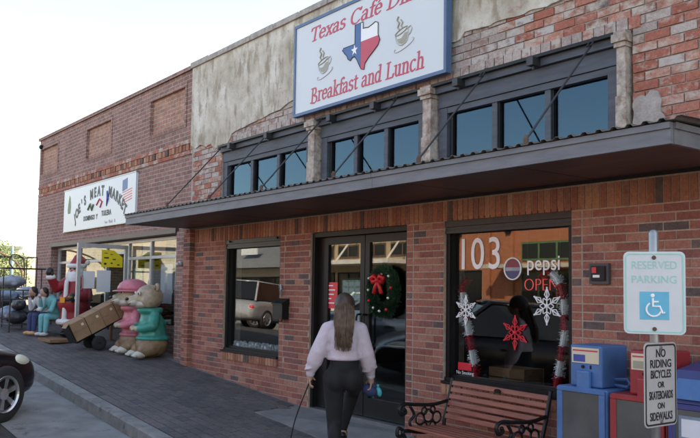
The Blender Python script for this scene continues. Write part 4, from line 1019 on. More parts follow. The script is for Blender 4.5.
# wall furniture
mbx = thing('mailbox', 'black wall mailbox between the left window and the doors', 'mailbox', (-8.36,-.06,1.24))
MB().box(-8.47,-8.25,-.10,-.006,1.25,1.44).build('case', 'black_frame', mbx, world=True)
MB().add([(-8.48,-.115,1.44),(-8.24,-.115,1.44),(-8.24,-.004,1.50),(-8.48,-.004,1.50),(-8.48,-.115,1.425),(-8.24,-.115,1.425),(-8.24,-.004,1.425),(-8.48,-.004,1.425)], [(0,1,2,3),(4,7,6,5),(0,4,5,1),(1,5,6,2),(2,6,7,3),(3,7,4,0)]).build('lid', 'black_frame', mbx, world=True)
MB().tube([(-8.40,-.05,1.25),(-8.40,-.06,1.22),(-8.32,-.06,1.22),(-8.32,-.05,1.25)], .006, 6).build('paper_hook', 'black_frame', mbx, world=True)
hk = MB(); hk.tube([(-8.40,-.02,1.52),(-8.39,-.03,1.60),(-8.41,-.02,1.67)], .012, 6); hk.tube([(-8.39,-.03,1.60),(-8.36,-.03,1.62)], .01, 6); tag(hk.build('wall_hook', 'grey_metal'), 'pale metal hook on the brick above the black mailbox', 'hook')
ib = thing('call_box', 'small dark wall box with red and white face right of the cafe window', 'call box', (-3.79,-.03,1.69))
MB().box(-3.875,-3.70,-.035,-.004,1.685,1.845).build('case', 'dark_grey', ib, world=True); MB().box(-3.85,-3.725,-.048,-.0352,1.71,1.825).build('face', 'black_frame', ib, world=True)
MB().box(-3.84,-3.80,-.052,-.0482,1.77,1.815).build('red_light', 'vinyl_red', ib, world=True); MB().box(-3.83,-3.77,-.052,-.0482,1.735,1.755).build('white_tag', 'white_vinyl', ib, world=True)
sl_ = MB(); sl_.lathe([(.03,0),(.045,-.03),(.035,-.06)], (-11.33,LY-.03,1.98), 12, 'y'); sl_.ell((-11.33,LY-.10,1.97), .035, 10, 8); tag(sl_.build('porch_light', 'aluminium', smooth=True), 'small round lamp fixed to the brick pier between the shops', 'lamp')

# ------------------------------------------------------------------ bench
BX0, BX1 = -5.29, -4.20
bench = thing('park_bench', 'red slatted wooden bench with scrolled black iron ends', 'bench', ((BX0+BX1)/2,-.36,-.03))
bz = bench.location.z; hw = (BX1-BX0)/2
SLOPE = -.015
def bz_at(x): return SLOPE*x
def seat_slat(name, y0, z0, y1, z1, th):
    a = math.atan2(z1-z0, y1-y0); L = math.hypot(z1-z0, y1-y0)
    m = MB(); m.obox((0,(y0+y1)/2,(z0+z1)/2), (2*hw, L, th), (a,0,0)); m.v = [(x,y,z+bz_at(x)) for x,y,z in m.v]
    o = m.build(name, 'bench_wood', bench); modmesh(o, [('BEVEL', dict(width=.006, segments=2))]); return o
for k in range(5): seat_slat('seat_slat', -.30+k*.085, .45-.004*k, -.30+k*.085+.07, .446-.004*k, .025)
for k in range(6):
    t0 = .495+k*.0575; f_ = lambda z: .13+(z-.45)*.30
    seat_slat('back_slat', f_(t0), t0, f_(t0+.043), t0+.043, .022)
md = MB(); md.lathe([(.034,-.012),(.034,.0)], (.02,.215,.80), 20, 'y'); md.v = [(x, y, .80+(z-.80)*.55) for x,y,z in md.v]; md.build('medallion', 'cast_iron', bench)
def bez(p, n=8):
    out = []
    for i in range(len(p)-1):
        p0 = Vector(p[max(0,i-1)]); p1 = Vector(p[i]); p2 = Vector(p[i+1]); p3 = Vector(p[min(len(p)-1,i+2)])
        for k in range(n):
            t = k/n; out.append(.5*((2*p1)+(p2-p0)*t+(2*p0-5*p1+4*p2-p3)*t*t+(3*p1-p0-3*p2+p3)*t**3))
    return out+[Vector(p[-1])]
for s in (-1,1):
    e = MB(); x = s*(hw+.012)
    e.tube(bez([(x,.30,0),(x,.22,.2),(x,.14,.44),(x,.19,.64),(x,.25,.86)]), .017, 8)
    e.tube(bez([(x,-.34,0),(x,-.28,.16),(x,-.32,.36),(x,-.34,.43),(x,-.10,.40),(x,.14,.40)]), .017, 8)
    e.tube(bez([(x,-.28,.12),(x,-.03,.22),(x,.22,.14)]), .012, 8)
    fr_ = e.build('end_frame', 'cast_iron', bench, True)
    a = MB(); a.tube(bez([(x,.20,.66),(x,.02,.635),(x,-.18,.645),(x,-.32,.66),(x,-.385,.63),(x,-.37,.575),(x,-.32,.585),(x,-.335,.62)]), .016, 8)
    a.tube(bez([(x,-.33,.43),(x,-.40,.46),(x,-.41,.40),(x,-.36,.39)]), .016, 8); a.tube(bez([(x,-.22,.41),(x,-.27,.50),(x,-.22,.56),(x,-.27,.64)]), .013, 8)
    a.build('armrest', 'cast_iron', fr_, True)
    sc = MB()
    for (cy_, cz_, rr) in ((-.15,.52,.05), (-.05,.54,.055), (.05,.52,.05), (-.10,.45,.035), (.0,.45,.035), (-.10,.585,.03), (.0,.59,.03)): sc.tube([(x, cy_+rr*math.cos(R(t)), cz_+rr*math.sin(R(t))) for t in range(0,360,30)], .009, 6, closed=True)
    sc.build('scrollwork', 'cast_iron', fr_, True)

# ------------------------------------------------------------------ newspaper boxes
def newsbox(label, xc, w_, paint, zt, head=True, d=.42, yb=-.10, headw=.27, hx=0):
    zb = zside(xc, yb-d/2); o = thing('newspaper_box', label, 'newspaper box', (xc, yb-d/2, zb), 0, None); H = zt-zb; a = w_/2
    b = MB(); b.box(-a, a, -d/2, d/2, .12, H); b.box(-a+.05, a-.05, -d/2+.05, d/2-.05, .0, .12)
    cab = b.build('cabinet', paint, o); modmesh(cab, [('BEVEL', dict(width=.012, segments=2))])
    f = MB(); y = -d/2-.02
    z0, z1 = H-.40, H-.035
    f.box(-a+.012, a-.012, y, -d/2-.001, .2, z0); f.box(-a+.012, a-.012, y, -d/2-.001, z1, H-.006); f.box(-a+.012, -a+.06, y, -d/2-.001, z0, z1); f.box(a-.06, a-.012, y, -d/2-.001, z0, z1)
    dr_ = f.build('door', paint, o); modmesh(dr_, [('BEVEL', dict(width=.004, segments=1))])
    MB().box(-a+.05, a-.05, -d/2-.012, -d/2-.002, z0-.005, z1+.005).build('window', 'box_pane', dr_)
    MB().box(-a+.10, a-.10, y-.003, y-.0005, z0-.05, z0-.02).build('label_strip', 'grey_metal', dr_)
    if head:
        h = MB(); hw_ = headw/2; h.box(hx-hw_, hx+hw_, -.16, .15, H+.002, H+.30); hb_ = h.build('coin_box', paint, o); modmesh(hb_, [('BEVEL', dict(width=.014, segments=2))])
        MB().box(hx-hw_+.02, hx+hw_-.02, -.166, -.161, H+.17, H+.28).build('price_card', 'cream_label', hb_)
        MB().box(hx-hw_+.035, hx+.0, -.168, -.1665, H+.18, H+.23).build('price_card_picture', 'vinyl_blue' if paint != 'red_box' else 'cup_olive', hb_)
        MB().box(hx-hw_+.03, hx+hw_-.03, -.168, -.1665, H+.255, H+.265).build('price_card_line', 'sign_red', hb_)
        t = MB(); t.box(hx-.055, hx+.055, -.20, -.161, H-.06, H+.12); hd_ = t.build('pull_handle', paint, hb_); modmesh(hd_, [('BEVEL', dict(width=.012, segments=2))])
        t = MB(); t.lathe([(.012,-.008),(.012,0)], (hx-.02,-.162,H+.145), 10, 'y'); t.box(hx+.04,hx+.048,-.168,-.1605,H+.132,H+.158); t.build('coin_slot', 'black_frame', hb_)
        t = MB(); t.tube([(hx+hw_,.0,H+.06),(hx+hw_+.10,.0,H+.07),(hx+hw_+.12,.0,H+.04),(hx+hw_+.10,.0,H+.015),(hx+hw_,.0,H+.02)], .012, 6); t.build('lock_bar', paint, hb_)
    return o
newsbox('bright blue newspaper box with coin head beside the bench end', -3.59, .43, 'sky_blue_box', .94, hx=.0)
newsbox('red newspaper box behind the no riding sign', -3.14, .43, 'red_box', .93, hx=.04)
nb = newsbox('dark blue newspaper box with sloping top next to the red one', -2.60, .55, 'navy_box', .93, head=False, d=.5)
H = .93-nb.location.z
MB().add([(-.27,-.25,H+.003),(.27,-.25,H+.003),(.27,.24,H+.003),(-.27,.24,H+.003),(-.27,-.14,H+.20),(.27,-.14,H+.20),(.27,.24,H+.26),(-.27,.24,H+.26)], [(3,2,1,0),(4,5,6,7),(0,1,5,4),(1,2,6,5),(2,3,7,6),(3,0,4,7)]).build('hood', 'navy_box', nb)
MB().add([(-.24,-.262,H+.03),(.24,-.262,H+.03),(.24,-.185,H+.15),(-.24,-.185,H+.15)], [(0,1,2,3)]).build('hood_strip', 'sky_blue_box', nb)
pg = MB(); pg.box(-.19,.135,-.268,-.264,H-.36,H-.07); p_ = pg.build('paper_on_show', 'bag_blue', nb)
m_ = MB(); m_.box(-.17,.05,-.271,-.2685,H-.2,H-.09); m_.build('page_picture', 'paper', p_); m_ = MB(); m_.box(.07,.17,-.271,-.2685,H-.16,H-.09); m_.build('page_picture', 'poster_yellow', p_); m_ = MB(); m_.box(-.17,.17,-.271,-.2685,H-.34,H-.24); m_.build('page_picture', 'car_glass', p_)

# ------------------------------------------------------------------ sign post
PX, PY = -2.545, -1.262
pz = zside(PX, PY)
post = thing('sign_post', 'galvanised post carrying a parking sign and a no riding sign', 'sign post', (PX, PY, pz))
t = MB(); t.lathe([(.027,-.2),(.027,1.97-pz-.02),(.02,1.97-pz-.005),(.008,1.97-pz)], (0,0,0), 16); t.build('pole', 'grey_metal', post, True)
def rrect(x0, x1, z0, z1, r, n=5):
    out = []
    for cx, cz, a0 in ((x1-r,z0+r,-90),(x1-r,z1-r,0),(x0+r,z1-r,90),(x0+r,z0+r,180)): out += [(cx+r*math.cos(R(a0+90*k/n)), cz+r*math.sin(R(a0+90*k/n))) for k in range(n+1)]
    return out
def ring(m, o, i, y0, y1):
    n = len(o); vs = [(x,y0,z) for x,z in o]+[(x,y0,z) for x,z in i]+[(x,y1,z) for x,z in o]+[(x,y1,z) for x,z in i]
    m.add(vs, [(k,(k+1)%n,n+(k+1)%n,n+k) for k in range(n)]+[(2*n+k,3*n+k,3*n+(k+1)%n,2*n+(k+1)%n) for k in range(n)]+[(k,2*n+k,2*n+(k+1)%n,(k+1)%n) for k in range(n)]+[(n+k,n+(k+1)%n,3*n+(k+1)%n,3*n+k) for k in range(n)])
def plate(name, label, w_, h_, zc, rz, mat, off=.034):
    o = thing(name, label, 'sign', (PX, PY, zc), rz)
    o.location = Vector((PX, PY, zc))+Vector((math.sin(rz), -math.cos(rz), 0))*off
    MB().prism(rrect(-w_/2, w_/2, -h_/2, h_/2, .03), -.002, .002).build('plate', mat, o)
    return o
s1 = plate('parking_sign', 'white reserved parking sign with turquoise border and wheelchair symbol', .322, .457, 1.617, R(34), 'sign_reflective')
m_ = MB(); ring(m_, rrect(-.152,.152,-.219,.219,.025), rrect(-.145,.145,-.212,.212,.02), -.0042, -.0021); m_.build('border', 'sign_green', s1)
text('RESERVED', .062, 'sign_green', s1, 'lettering', (0,-.0035,.152), bold=-.0005, sx=.86, ext=.0007); text('PARKING', .062, 'sign_green', s1, 'lettering', (0,-.0035,.072), bold=-.0005, sx=.92, ext=.0007)
MB().box(-.076,.076,-.004,-.0021,-.148,.006).build('symbol_field', 'sign_cyan', s1)
w_ = MB(); w_.tube([(-.008,-.005,-.03),(-.008,-.005,-.075),(.028,-.005,-.075),(.042,-.005,-.112),(.055,-.005,-.108)], .0065, 6); w_.ell((-.009,-.005,-.015), (.011,.003,.011), 10, 6); w_.tube([(-.008,-.005,-.05),(.022,-.005,-.05)], .005, 6)
w_.tube([(-.004+.038*math.cos(R(t)), -.005, -.092+.038*math.sin(R(t))) for t in range(120,350,14)], .0055, 6); w_.build('wheelchair_symbol', 'white_vinyl', s1)
for z in (.195,-.2): MB().lathe([(.010,-.009),(.012,-.003),(.012,-.002)], (0,0,z), 10, 'y').build('bolt', 'rust', s1)
s2 = plate('rules_sign', 'grey no riding bicycles or skateboards sign with black border', .305, .457, 1.115, R(89), 'sign_metal')
m_ = MB(); ring(m_, rrect(-.145,.145,-.22,.22,.025), rrect(-.136,.136,-.211,.211,.02), -.0042, -.0021); m_.build('border', 'ink', s2)
for k, wd in enumerate(('NO','RIDING','BICYCLES','OR','SKATEBOARDS','ON','SIDEWALKS')):
    text(wd, .062 if wd not in ('OR','ON') else .045, 'ink', s2, 'lettering', (0,-.0035,.168-.057*k), sx=min(1.0, .235/(.040*len(wd))) if len(wd) > 5 else .95, ext=.0007, bold=.001)
for z in (.2,-.2): MB().lathe([(.010,-.009),(.012,-.003),(.012,-.002)], (0,0,z), 10, 'y').build('bolt', 'grey_metal', s2)

# ------------------------------------------------------------------ woman walking to the door
# local frame: x to her right, y forwards, z up
wx, wy = -5.70, -1.06
wf = Vector((-.80,.60,0))
wom = thing('person', 'woman in lilac sweater and black leggings walking up to the cafe doors', 'person', (wx, wy, zside(wx,wy)), math.atan2(wf.y, wf.x)-math.pi/2)
HIPL, HIPR = (-.085,0,.80), (.085,0,.80)
KL, AL = (-.075,.03,.44), (-.06,-.03,.08)
KR, AR = (.09,.40,.66), (.0,.44,.28)
b = MB()
b.cap((0,.01,.86),.085,(0,.01,1.0),.085); b.cap((0,.01,1.0),.085,(0,.01,1.20),.09); b.cap((-.11,0,1.25),.04,(.11,0,1.25),.04)
b.cap((0,0,1.25),.05,(0,.015,1.36),.045); b.ell((0,.03,1.43),(.072,.09,.105),18,12); b.ell((0,.115,1.42),(.013,.022,.02),8,6)
for s in (-1,1): b.ell((s*.074,.03,1.425),(.012,.022,.03),8,6)
b.cap(HIPL,.07,KL,.042); b.cap(KL,.042,AL,.032); b.cap(HIPR,.07,KR,.042); b.cap(KR,.042,AR,.032)
b.cap((-.06,-.05,.045),.04,(-.07,.13,.035),.034); b.cap((.0,.42,.25),.04,(.0,.58,.23),.034)
EL, WL = (-.235,-.01,1.03), (-.29,.04,.86); ER, WR = (.205,.02,1.01), (.24,.10,.83)
b.cap((-.14,0,1.24),.04,EL,.034); b.cap(EL,.034,WL,.025); b.cap((.14,0,1.24),.04,ER,.034); b.cap(ER,.034,WR,.025)
def hand(b, wr_, dx, curl, thumb):
    w0 = Vector(wr_); pm_ = w0+Vector((dx,.02,-.06))
    b.cap(w0,.026,pm_,.030)
    for k in range(4):
        base = pm_+Vector((0,.024-.016*k,-.025)); L = (.034,.038,.036,.029)[k]
        p1 = base+Vector((thumb*.004,0,-L)); p2 = p1+Vector((thumb*curl*.6,0,-L*.6)); p3 = p2+Vector((thumb*curl,0,-L*.1))
        b.cap(base,.0095,p1,.009); b.cap(p1,.009,p2,.0085); b.cap(p2,.0085,p3,.008)
    t0 = w0+Vector((0,.03,-.03)); t1 = t0+Vector((thumb*.015,.02,-.03)); b.cap(t0,.011,t1,.0105); b.cap(t1,.0105,t1+Vector((thumb*.02,.0,-.022)),.009)
hand(b, WL, -.008, .016, 1); hand(b, WR, .006, .016, -1)
body = blob(b, 'body', 'skin', wom, .0062, 3)
for s in (-1,1): MB().ell((s*.03,.112,1.44),(.012,.008,.008),10,6).build('eye', 'ink', wom, True)
MB().ell((0,.117,1.385),(.022,.008,.007),10,6).build('mouth', 'ribbon_red', wom, True)
b = MB(); b.ell((0,0,.84),(.15,.12,.14),20,14); b.ell((-.07,-.045,.80),(.088,.095,.11),16,12); b.ell((.07,-.035,.80),(.088,.095,.11),16,12)
b.cap((0,.0,.90),.125,(0,.0,1.03),.115); b.cap(HIPL,.10,KL,.070); b.cap(KL,.070,(-.062,-.028,.07),.047); b.cap(HIPR,.10,KR,.070); b.cap(KR,.070,(.0,.44,.30),.045)
b.ell((-.068,-.035,.30),(.058,.065,.12),14,10)
blob(b, 'leggings', 'black_cloth', wom, .012, 4)
for s in ((-.065,.035), (.0,.49)): 
    z = .045 if s[0] < 0 else .245
    sh = MB(); sh.ell((s[0],s[1],z),(.045,.14,.043),14,10); sh.box(s[0]-.042,s[0]+.042,s[1]-.13,s[1]+.13,z-.045,z-.022); sh.build('shoe', 'statue_black', wom, True)
b = MB()
b.cap((0,.0,1.07),.135,(0,0,1.13),.135); b.ell((0,0,1.02),(.145,.13,.075),20,12); b.ell((0,0,1.17),(.155,.125,.13),20,14); b.cap((-.105,0,1.245),.068,(.105,0,1.245),.068); b.cap((0,0,1.27),.075,(0,.01,1.31),.068)
b.tube([(.132*math.cos(R(t)),.118*math.sin(R(t)),.985) for t in range(0,360,18)], .022, 8, closed=True)
def sleeve(S, E, W):
    b.cap(S,.064,E,.070); E = Vector(E); W = Vector(W); mid = E.lerp(W,.45)
    b.cap(E,.070,mid,.072); b.cap(mid,.072,E.lerp(W,.85),.046)
sleeve((-.145,0,1.235), (-.225,-.01,1.04), (-.295,.045,.845)); sleeve((.145,0,1.235), (.20,.02,1.02), (.245,.105,.825))
rnd = random.Random(3)
for k in range(26):      # soft folds
    a = rnd.uniform(0,6.28); z = rnd.uniform(1.07,1.2); b.ell((.122*math.cos(a),.102*math.sin(a),z),(.03,.03,.012+rnd.random()*.05),8,6,(rnd.uniform(-.6,.6),rnd.uniform(-.6,.6),a))
for S, E in (((-.215,-.01,1.08),(-.28,.04,.89)), ((.185,.02,1.06),(.235,.095,.87))):
    for k in range(9):
        p = Vector(S).lerp(Vector(E), k/8)+Vector((rnd.uniform(-.03,.03),rnd.uniform(-.03,.03),0)); b.ell(p,(.062,.06,.014),10,6,(rnd.uniform(-.5,.5),rnd.uniform(-.5,.5),0))
sw = blob(b, 'sweater', 'lilac_knit', wom, .011, 3)
for S, E in ((Vector((-.287,.035,.875)), Vector((-.293,.045,.84))), (Vector((.238,.095,.855)), Vector((.244,.105,.82)))): MB().cap(S,.042,E,.039).build('cuff', 'lilac_knit', sw, True)
b = MB(); b.ell((0,.012,1.46),(.092,.105,.098),20,14); b.ell((0,-.045,1.38),(.09,.06,.14),18,12); b.cap((-.03,-.075,1.36),.055,(-.022,-.14,1.16),.034); b.cap((.035,-.075,1.36),.055,(.04,-.14,1.14),.03); b.cap((0,-.085,1.34),.058,(.012,-.15,1.12),.036)
for k in range(16):
    x = -.085+.17*k/15; b.cap((x*.85,-.085,1.34),.016,(x*.62+rnd.uniform(-.012,.012),-.165+rnd.uniform(-.01,.01),1.09+rnd.uniform(-.035,.03)+abs(x)*.4),.006)
blob(b, 'hair', 'hair_brown', wom, .008, 2)
hs = MB()
for k in range(260):
    x = rnd.uniform(-.09,.09); y0 = -.10-.03*math.sqrt(max(0,1-(x/.1)**2)); p = [(x*.9, y0+.01, 1.45-abs(x)*.3+rnd.uniform(-.05,.03)),(x, y0, 1.40),(x*.92+rnd.uniform(-.008,.008), y0-.035, 1.28),(x*.72+rnd.uniform(-.022,.022), y0-.055+rnd.uniform(-.012,.012), 1.10+rnd.uniform(-.05,.09))]
    hs.tube(bez(p,4), .0022, 3, cap=False)
M('hair_light', (.13,.075,.045), .45, var=.5, scale=20)
hs.build('hair_strands', 'hair_light', wom, True, fix=False)
bagm = thing('purse', 'small navy purse held in the woman\'s right hand', 'purse')
rm = Euler((0,0,wom.rotation_euler.z)).to_matrix(); bagm.location = wom.location+rm@Vector((.255,.13,.70)); bagm.rotation_euler = wom.rotation_euler
pb = MB(); pb.ell((-.02,0,-.015),(.075,.035,.05),16,10,(0,.35,0)); pb.build('pouch', 'navy_cloth', bagm, True)
MB().tube(bez([(-.05,0,.02),(-.02,0,.065),(.02,0,.07),(.03,0,.01)]), .007, 6).build('strap', 'navy_cloth', bagm, True)
tg = MB().ell((.065,.01,-.025),(.026,.018,.045),12,8,(0,-.25,0)); tg.lathe([(.012,0),(.012,.025)], (.055,.01,.015), 10); tg.build('charm', 'teal_plastic', bagm, True)
le = MB(); p0 = wom.location+rm@Vector((-.305,.05,.75)); p1 = wom.location+rm@Vector((-.43,.12,.40)); p2 = wom.location+rm@Vector((-.50,.2,.02)); le.tube(bez([p0,p1,p2],10), .006, 6)
tag(le.build('leash', 'black_cloth', None, True), 'thin black leash hanging from the woman\'s left hand', 'leash')

# ------------------------------------------------------------------ two people sitting outside the market
def sitter(label, loc, rz, top, legs, shoes, hairm, lean=.3):
    p = thing('person', label, 'person', loc, rz); p.scale = (.74,)*3      # y forwards
    hy = lean
    b = MB(); H = Vector((0,-.02,.46)); C_ = Vector((0,-.02+hy*.55,.86)); N = C_+Vector((0,hy*.25,.08)); Hd = N+Vector((0,.09,.10))
    b.cap(H,.13,C_,.12); b.cap(C_+Vector((-.14,0,0)),.05,C_+Vector((.14,0,0)),.05); b.cap(C_,.05,N,.045); b.ell(Hd,(.075,.09,.11),16,12,(-.5,0,0)); b.ell(Hd+Vector((0,.09,-.03)),(.014,.02,.02),8,6)
    for s in (-1,1):
        k = Vector((s*.10,.40,.46)); a = Vector((s*.09,.42,.07)); e = C_+Vector((s*.20,.12,-.24)); w_ = Vector((s*.07,.33,.60)) if s < 0 else Hd+Vector((.05,.06,-.10))
        b.cap(H+Vector((s*.08,0,0)),.085,k,.06); b.cap(k,.06,a,.04); b.cap(a+Vector((0,-.03,-.03)),.04,a+Vector((0,.12,-.04)),.032)
        b.cap(C_+Vector((s*.16,0,-.01)),.048,e,.04); b.cap(e,.04,w_,.028); b.ell(w_+Vector((0,.02,0)),(.03,.045,.022),10,8)
        for q in range(4): b.cap(w_+Vector(((q-1.5)*.014,.05,0)),.009,w_+Vector(((q-1.5)*.015,.09,-.012)),.008)
    blob(b, 'body', 'skin', p, .011, 2)
    b = MB(); b.cap(H+Vector((0,0,.02)),.15,C_,.138); b.cap(C_+Vector((-.13,0,-.01)),.07,C_+Vector((.13,0,-.01)),.07)
    for s in (-1,1):
        e = C_+Vector((s*.20,.12,-.24)); w_ = Vector((s*.07,.33,.60)) if s < 0 else Hd+Vector((.05,.06,-.10)); b.cap(C_+Vector((s*.16,0,-.01)),.065,e,.055); b.cap(e,.055,e.lerp(w_,.8),.042)
    blob(b, 'top', top, p, .014, 3)
    b = MB(); b.ell(H,(.17,.15,.11),16,10)
    for s in (-1,1): k = Vector((s*.10,.40,.46)); a = Vector((s*.09,.42,.12)); b.cap(H+Vector((s*.08,0,0)),.10,k,.075); b.cap(k,.075,a,.055)
    blob(b, 'trousers', legs, p, .014, 3)
    for s in (-1,1): MB().ell((s*.09,.46,.045),(.045,.13,.045),12,8).build('shoe', shoes, p, True)
    b = MB(); b.ell(Hd+Vector((0,-.02,.03)),(.092,.10,.10),16,12,(-.5,0,0)); b.ell(Hd+Vector((0,-.075,-.03)),(.075,.05,.10),12,10); blob(b, 'hair', hairm, p, .012, 2)
    return p
def at_g(x, y): return (x, y, zside(x, y))
sitter('person in white top and navy trousers bent forward on the low bench', at_g(-15.0,-.86), R(-165), 'white_cloth', 'navy_cloth', 'poster_orange', 'hair_dark', .44)
sitter('person in teal clothes resting head on hand on the low bench', at_g(-14.78,-.74), R(-160), 'teal_cloth', 'teal_cloth', 'white_cloth', 'hair_dark', .46)
lb = thing('low_bench', 'low dark bench carrying the two seated people', 'bench', at_g(-14.92,-.76), R(-152)); 
MB().box(-.42,.42,-.15,.15,.225,.262).build('seat', 'wood_crate', lb)
for sx in (-.40,.36):
    for sy in (-.14,.1): MB().box(sx, sx+.04, sy, sy+.04, -.03, .224).build('leg', 'black_frame', lb)

# ------------------------------------------------------------------ bearded figure in red
sa = thing('santa_figure', 'tall painted figure of a bearded man in red coat with white fur', 'statue', at_g(-14.45,-.55), R(30))   # front is -y
b = MB(); b.cap((0,0,.30),.27,(0,0,.62),.25); b.ell((0,-.04,.60),(.29,.28,.24),20,14); b.cap((0,0,.75),.23,(0,0,.98),.19)
b.cap((-.2,0,.98),.10,(-.36,-.10,.86),.085); b.cap((-.36,-.10,.86),.085,(-.34,-.26,1.04),.075); b.cap((.2,0,.98),.10,(.33,-.06,.74),.085); b.cap((.33,-.06,.74),.085,(.22,-.26,.70),.075)
blob(b, 'coat', 'statue_red', sa, .02, 4)
b = MB(); b.tube([(.275*math.cos(R(t)),.275*math.sin(R(t)),.27) for t in range(0,360,20)], .055, 8, closed=True); b.cap((0,-.27,.34),.045,(0,-.24,.98),.04); blob(b, 'fur_trim', 'statue_white', sa, .018, 2)
b = MB(); b.tube([(.285*math.cos(R(t)),-.02+.275*math.sin(R(t)),.66) for t in range(0,360,18)], .03, 8, closed=True); b.build('belt', 'statue_black', sa, True)
MB().box(-.055,.055,-.335,-.315,.61,.71).build('buckle', 'brass', sa)
for s, p in ((-1,(-.34,-.27,1.06)), (1,(.20,-.28,.70))): 
    MB().ell(p,(.085,.085,.06),12,8).build('cuff', 'statue_white', sa, True); q = MB().ell((p[0],p[1]-.03,p[2]+(.09 if s < 0 else 0)),(.07,.07,.085),12,8); q.ell((p[0]+.06,p[1]-.03,p[2]+.06),(.025,.03,.04),8,6); q.build('mitten', 'statue_black', sa, True)
MB().ell((0,0,1.17),(.125,.125,.14),18,12).build('face', 'skin', sa, True); MB().ell((0,-.13,1.17),(.025,.03,.025),10,8).build('nose', 'sign_red', sa, True)
for s in (-1,1): MB().ell((s*.045,-.112,1.21),(.015,.012,.015),8,6).build('eye', 'statue_black', sa, True)
b = MB(); b.ell((0,-.10,1.03),(.14,.09,.16),16,12); b.ell((0,-.11,.92),(.09,.07,.12),14,10); b.ell((-.06,-.125,1.13),(.06,.03,.03),10,8); b.ell((.06,-.125,1.13),(.06,.03,.03),10,8); b.ell((-.12,0,1.13),(.04,.09,.13),10,8); b.ell((.12,0,1.13),(.04,.09,.13),10,8); blob(b, 'beard', 'statue_white', sa, .014, 2)
b = MB(); b.cap((0,0,1.29),.13,(0,.03,1.40),.085); b.cap((0,.03,1.40),.085,(.10,.10,1.36),.04); blob(b, 'hat', 'statue_red', sa, .015, 3)
b = MB(); b.tube([(.135*math.cos(R(t)),.135*math.sin(R(t)),1.265) for t in range(0,360,20)], .04, 8, closed=True); b.ell((.13,.12,1.33),.05,12,8); b.build('hat_trim', 'statue_white', sa, True)
for s in (-1,1): b = MB(); b.cap((s*.11,0,.28),.095,(s*.11,0,.09),.085); b.ell((s*.11,-.07,.06),(.09,.16,.065),14,10); blob(b, 'boot', 'statue_black', sa, .018, 2)
b = MB(); b.lathe([(.005,.0),(.02,.01),(.03,.05),(.05,.09),(.055,.10)], (.20,-.34,.62), 12); b.build('bell', 'brass', sa, True)

# ------------------------------------------------------------------ painted animal statues by the pier
def bear(label, loc, rz, coat, sc, cap=None):
    o = thing('bear_statue', label, 'statue', loc, rz); o.scale = (sc*1.08, sc*1.08, sc*.98)          # front is -y
    b = MB(); b.ell((0,.05,.22),(.27,.27,.23),22,14); b.cap((-.16,-.02,.17),.14,(-.16,-.13,.13),.12); b.cap((.16,-.02,.17),.14,(.16,-.13,.13),.12); blob(b, 'haunches', 'statue_brown', o, .018, 4)
    for s in (-1,1):
        f = MB(); f.ell((s*.16,-.20,.065),(.10,.11,.07),16,10)
        for k in range(4): f.ell((s*.16-.06+.04*k,-.30,.045),(.02,.03,.028),8,6)
        blob(f, 'foot', 'statue_cream', o, .012, 1)
    b = MB(); b.cap((0,.06,.38),.235,(0,.03,.62),.205); b.cap((0,.03,.62),.205,(0,.0,.80),.15)
    for s in (-1,1): b.cap((s*.17,.02,.74),.085,(s*.25,-.03,.57),.085); b.cap((s*.25,-.03,.57),.085,(s*.14,-.20,.52),.07)
    b.tube([(.24*math.cos(R(t)),.06+.24*math.sin(R(t)),.34) for t in range(0,360,20)], .04, 8, closed=True)
    b.tube([(.16*math.cos(R(t)),.0+.16*math.sin(R(t)),.84) for t in range(0,360,20)], .055, 8, closed=True)
    rn = random.Random(5)
    for k in range(12): a = rn.uniform(0,6.28); b.ell((.19*math.cos(a),.05+.19*math.sin(a),rn.uniform(.4,.62)),(.035,.035,.08),8,6,(rn.uniform(-.3,.3),rn.uniform(-.3,.3),a))
    blob(b, 'coat', coat, o, .017, 3)
    for s in (-1,1):
        h = MB(); h.ell((s*.10,-.245,.515),(.055,.055,.055),12,8)
        for k in range(4): h.ell((s*.10-s*.045,-.265+.01*k,.485+.022*k),(.03,.02,.013),8,6)
        blob(h, 'paw', 'statue_tan', o, .010, 1)
    h0 = Vector((0,-.02,1.08)); q = lambda x, y, z: (x*1.18, h0.y+(y+.02)*1.18, h0.z+(z-.90)*1.3)
    b = MB(); b.ell(q(0,-.02,.90),(.235,.225,.225),22,14); b.ell(q(-.12,-.06,.85),(.13,.14,.13),16,12); b.ell(q(.12,-.06,.85),(.13,.14,.13),16,12); b.cap(q(0,-.14,.87),.13,q(0,-.25,.845),.095)
    blob(b, 'head', 'statue_tan', o, .016, 4)
    b = MB(); b.ell(q(0,-.24,.825),(.115,.10,.075),16,10); b.ell(q(0,-.13,.80),(.185,.14,.08),16,10); blob(b, 'muzzle', 'statue_cream', o, .012, 3)
    MB().ell(q(0,-.335,.87),(.04,.03,.03),12,8).build('nose', 'statue_black', o, True); MB().tube([q(-.06,-.305,.812),q(-.02,-.328,.80),q(.02,-.328,.80),q(.06,-.305,.812)], .007, 6).build('mouth', 'statue_black', o, True)
    for s in (-1,1):
        ez = 1.035 if cap is None else .985
        e = MB().ell(q(s*.165,.03,ez),(.075,.04,.075),14,10).build('ear', 'statue_tan', o, True); MB().ell(q(s*.165,-.005,ez),(.045,.016,.045),12,8).build('inner_ear', 'statue_brown', e, True)
        e = MB().ell(q(s*.085,-.19,.945),(.035,.02,.04),12,8).build('eye', 'statue_cream', o, True); MB().ell(q(s*.085,-.206,.943),(.018,.01,.022),10,8).build('pupil', 'statue_black', e, True)
    if cap:
        b = MB(); b.lathe([(.27,0),(.262,.07),(.225,.14),(.155,.195),(.07,.22),(.005,.225)], (0,-.01,1.17), 28); k_ = b.build('cap', cap, o, True)
        b = MB(); b.lathe([(.255,-.012),(.31,-.02),(.315,-.006),(.255,.012)], (0,-.045,1.17), 28, cap=False); b.build('cap_brim', cap, k_, True)
    return o
